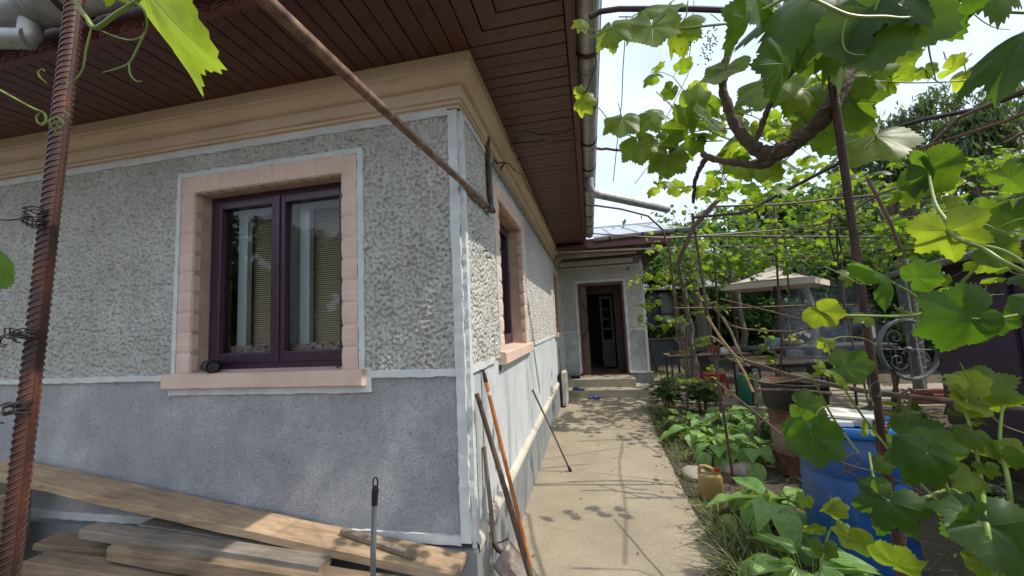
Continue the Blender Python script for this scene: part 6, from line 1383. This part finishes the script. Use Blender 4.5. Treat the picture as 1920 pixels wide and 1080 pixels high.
# ---- background trees and hedge
def tree(c, h, cr, n_, lsz, lab, mat='leafy', tint=(0,.5), trunk=.12, T_=D2, seed=0, low=.25, nm='tree', group='trees behind the garden', droop=0, ncl=34):
    rs = np.random.default_rng(seed+200); c = np.array([c[0],c[1],0.]); root = empty(nm, c, lab, 'tree', group); b = MB()
    top = c+np.array([rs.normal(0,.2), rs.normal(0,.2), h*.8]); q = spl([tuple(c)+(trunk,), tuple(c*.6+top*.4+rs.normal(0,.12,3))+(trunk*.8,), tuple(top)+(trunk*.25,)], 6); b.tube([x[:3] for x in q], list(q[:,3]), 9)
    cl = []
    for i in range(ncl):
        a = rs.uniform(0,6.28); z = rs.uniform(low, 1.0); rmax = cr*math.sin(math.pi*min(.98,(z-low*.8)/(1.05-low*.8)))**.6; rr = rmax*rs.uniform(.2,1)**.5; p = c+np.array([math.cos(a)*rr, math.sin(a)*rr, z*h]); cl.append((p, cr*rs.uniform(.16,.34)))
        s_ = c*(1-z*.6)+top*z*.6+[0,0,0]; 
        if i % 2 == 0: b.tube([s_, (s_+p)/2+rs.normal(0,.1,3), p], [trunk*.35, trunk*.2, trunk*.06], 5, cap=False)
    b.build('trunk', M['treebark'], root, smooth=True); fol = Fol(); per = n_//ncl
    for p, r_ in cl:
        m_ = int(per*rs.uniform(.6,1.4)); dd_ = rs.normal(0,1,(m_,3)); dd_ /= np.linalg.norm(dd_,axis=1)[:,None]; P = p+dd_*(r_*rs.uniform(.35,1.0,m_)**.5)[:,None]*np.array([1,1,.7]); tn = rs.uniform(*tint)
        for i in range(m_): y = unit(rs.normal(0,.8,3)+np.array([0,0,-.25-droop])); fol.add(T_, P[i], y, unit(dd_[i]*.5+UPV*.6+rs.normal(0,.5,3)), lsz*rs.uniform(.6,1.3), float(np.clip(tn+rs.normal(0,.15),0,1)))
    fol.build('crown', M[mat], root, seed); return root
TREES = [(1230,455,13,3.9,1.7,'rounded tree over the wing roof next to the gutter'),(1330,0,15,4.6,2.2,'dense tree left behind the parasol'),(1430,0,17,5.4,2.4,'broad tree straight behind the parasol'),(1540,0,15,6.0,2.4,'dark tree right behind the parasol'),(1640,0,13,6.3,2.2,'taller tree rising behind the ribbed rod'),(1750,0,15,5.6,2.4,'dark tree behind the iron ring'),(1860,0,14,6.2,2.4,'high tree above the plum shed roof'),(1980,0,13,6.6,2.4,'tree at the far right edge over the shed')]
for i, (px, _, d_, h, cr, lab) in enumerate(TREES):
    p = at(px, 620, d_); tree((p[0],p[1]), h*d_/13*.93, cr*d_/13, 8000, .20*d_/13, lab, 'leafy', (0,.3), .13, seed=i)
for i, (px, d_, h, lab) in enumerate([(1290,18,2.6,'low hedge bush behind the veranda end'),(1370,14,2.4,'dark bush behind the cluttered table'),(1450,13,2.6,'dark bush under the parasol'),(1530,13,2.7,'dark bush behind the grey table'),(1610,12,2.6,'dark bush left of the ribbed rod'),(1690,11,2.6,'dark bush behind the iron ring ornament'),(1770,10.5,2.6,'dark bush beside the plum shed'),(1850,12,3.2,'dark bush behind the shed roof')]):
    p = at(px, 640, d_); tree((p[0],p[1]), h*1.25, 1.6, 5200, .17, lab, 'leafy', (0,.35), .05, nm='bush', seed=i+30, low=.05, group='bushes behind the garden')
# cherry trees: long hanging leafy branches against the sky
def cherry(c, h, lab, brs, seed=0):
    rs = np.random.default_rng(seed+500); root = empty('cherry_tree', (c[0],c[1],0), lab, 'tree', 'cherry trees'); b = MB(); fol = Fol(); c = np.array([c[0],c[1],0.]); hub = c+[0,0,h*.55]; b.tube(wob([c, hub], 4, .04), .10, 9)
    for (px, py, d_, px2, py2) in brs:
        tipp = at(px2, py2, d_); s_ = at(px, py, d_); m_ = (s_+tipp)/2+np.array([0,0,.15]); pts = spl([tuple(hub), tuple((hub+s_)/2+[0,0,.3]), tuple(s_), tuple(m_), tuple(tipp)], 7); b.tube(list(pts), [.035*(1-.9*i/len(pts)) for i in range(len(pts))], 6)
        for i in range(len(pts)//3, len(pts)-1):
            for _ in range(26):
                t = rs.uniform(); p = pts[i]*(1-t)+pts[i+1]*t+rs.normal(0,.10,3); fol.add(LT, p, unit(np.array([0,0,-1.])+rs.normal(0,.45,3)), unit(rs.normal(0,1,3)+UPV*.3), rs.uniform(.09,.16), rs.uniform(0,.5))
    b.build('trunk', M['treebark'], root, smooth=True); fol.build('crown', M['cherry'], root, seed)
p = at(1700,560,7.5); cherry((p[0],p[1]), 4.5, 'cherry tree whose long drooping branches stand against the sky, left one', [(1700,270,7,1758,172),(1690,290,7,1735,190),(1740,280,7,1795,180),(1710,300,7.2,1640,265),(1760,300,7,1700,300),(1680,310,7.4,1620,225),(1800,290,7,1830,215),(1650,330,7.4,1560,310),(1600,330,8,1600,205),(1640,320,8,1590,250),(1660,300,7.2,1690,215)], 1)
p = at(1880,560,7.0); cherry((p[0],p[1]), 5, 'cherry tree with leafy branches reaching up to the right edge above the shed', [(1830,260,6.5,1905,145),(1860,250,6.5,1935,190),(1850,275,6.6,1760,235),(1900,255,6.4,1820,215),(1890,240,6.5,1960,230),(1820,290,6.6,1900,265),(1780,285,6.6,1840,225),(1800,300,6.4,1870,170)], 2)
# bare trunks and dark stems standing in the garden shade
for px, d_, r_, lab in ((1322,9.5,.13,'grey tree trunk behind the nearest thin post'),(1398,12,.10,'dark tree trunk left under the parasol'),(1535,11,.10,'dark tree trunk right under the parasol'),(1300,9,.07,'brown tree trunk by the climbing vines')):
    p = at(px, 700, d_); b = MB(); q = np.array([p[0],p[1],0.]); b.tube(wob([q, q+[.05,0,1.3], q+[-.1,.1,3.2]], 4, .03), [r_*(1.1-.05*i) for i in range(9)], 9); root = empty('tree', q, lab, 'tree', 'bare trunks in the shade'); b.build('trunk', M['treebark'], root, smooth=True)
    fol = Fol(); 
    for _ in range(500): fol.add(D2, q+np.array([rng.normal(0,.7),rng.normal(0,.7),3.3+rng.normal(0,.4)]), unit(rv()+[0,0,-.4]), unit(UPV+rv(3,.5)), .13, rng.uniform(0,.4))
    fol.build('crown', M['leafy'], root)
# garden behind the photographer, seen only mirrored in the panes
for i, (x, y, h, cr) in enumerate(((-8.6,-6.5,4.6,2.3),(-5.6,-5.6,3.7,1.8),(-11.5,-9.5,5.6,2.8))): tree((x,y), h, cr, 5000, .18, ['leafy tree mirrored in the left of the front window','leafy tree mirrored in the middle of the front window','tall tree mirrored at the edge of the window, farthest back'][i], 'leafy', (.1,.7), .12, seed=i+60, group='trees behind the viewer')
# smoke drifting over the grill
sm = M['smoke']; sm.use_nodes = True; t_ = sm.node_tree; t_.nodes.clear(); o_ = t_.nodes.new('ShaderNodeOutputMaterial'); pv = t_.nodes.new('ShaderNodeVolumePrincipled'); pv.inputs['Color'].default_value = (.78,.86,1,1); pv.inputs['Anisotropy'].default_value = .2
tcx = t_.nodes.new('ShaderNodeTexCoord'); vm = t_.nodes.new('ShaderNodeVectorMath'); vm.operation = 'MULTIPLY_ADD'; vm.inputs[1].default_value = (2,2,2); vm.inputs[2].default_value = (-1,-1,-1); t_.links.new(tcx.outputs['Generated'], vm.inputs[0])
ln = t_.nodes.new('ShaderNodeVectorMath'); ln.operation = 'LENGTH'; t_.links.new(vm.outputs[0], ln.inputs[0]); mr = t_.nodes.new('ShaderNodeMapRange'); mr.inputs['From Min'].default_value = 1.0; mr.inputs['From Max'].default_value = .15; mr.inputs['To Min'].default_value = 0; mr.inputs['To Max'].default_value = 1; t_.links.new(ln.outputs['Value'], mr.inputs['Value'])
ns = t_.nodes.new('ShaderNodeTexNoise'); ns.inputs['Scale'].default_value = 3.2; ns.inputs['Detail'].default_value = 4; ns.inputs['Distortion'].default_value = 1.1; t_.links.new(tcx.outputs['Generated'], ns.inputs['Vector']); rm = t_.nodes.new('ShaderNodeMapRange'); rm.inputs['From Min'].default_value = .38; rm.inputs['From Max'].default_value = .7; t_.links.new(ns.outputs['Fac'], rm.inputs['Value'])
mu = t_.nodes.new('ShaderNodeMath'); mu.operation = 'MULTIPLY'; t_.links.new(mr.outputs[0], mu.inputs[0]); t_.links.new(rm.outputs[0], mu.inputs[1]); m2 = t_.nodes.new('ShaderNodeMath'); m2.operation = 'MULTIPLY'; m2.inputs[1].default_value = 1.5; t_.links.new(mu.outputs[0], m2.inputs[0]); t_.links.new(m2.outputs[0], pv.inputs['Density']); t_.links.new(pv.outputs[0], o_.inputs['Volume'])
c = gp_+np.array([.1,.3,0]); b = MB(); b.ell((c[0],c[1],1.20), (.85,.7,1.0), 24, 14); o = b.build('smoke', sm, None); tag(o, 'thin blue-grey wood smoke drifting up from the grill behind the ribbed rod', 'smoke', None, 'stuff')
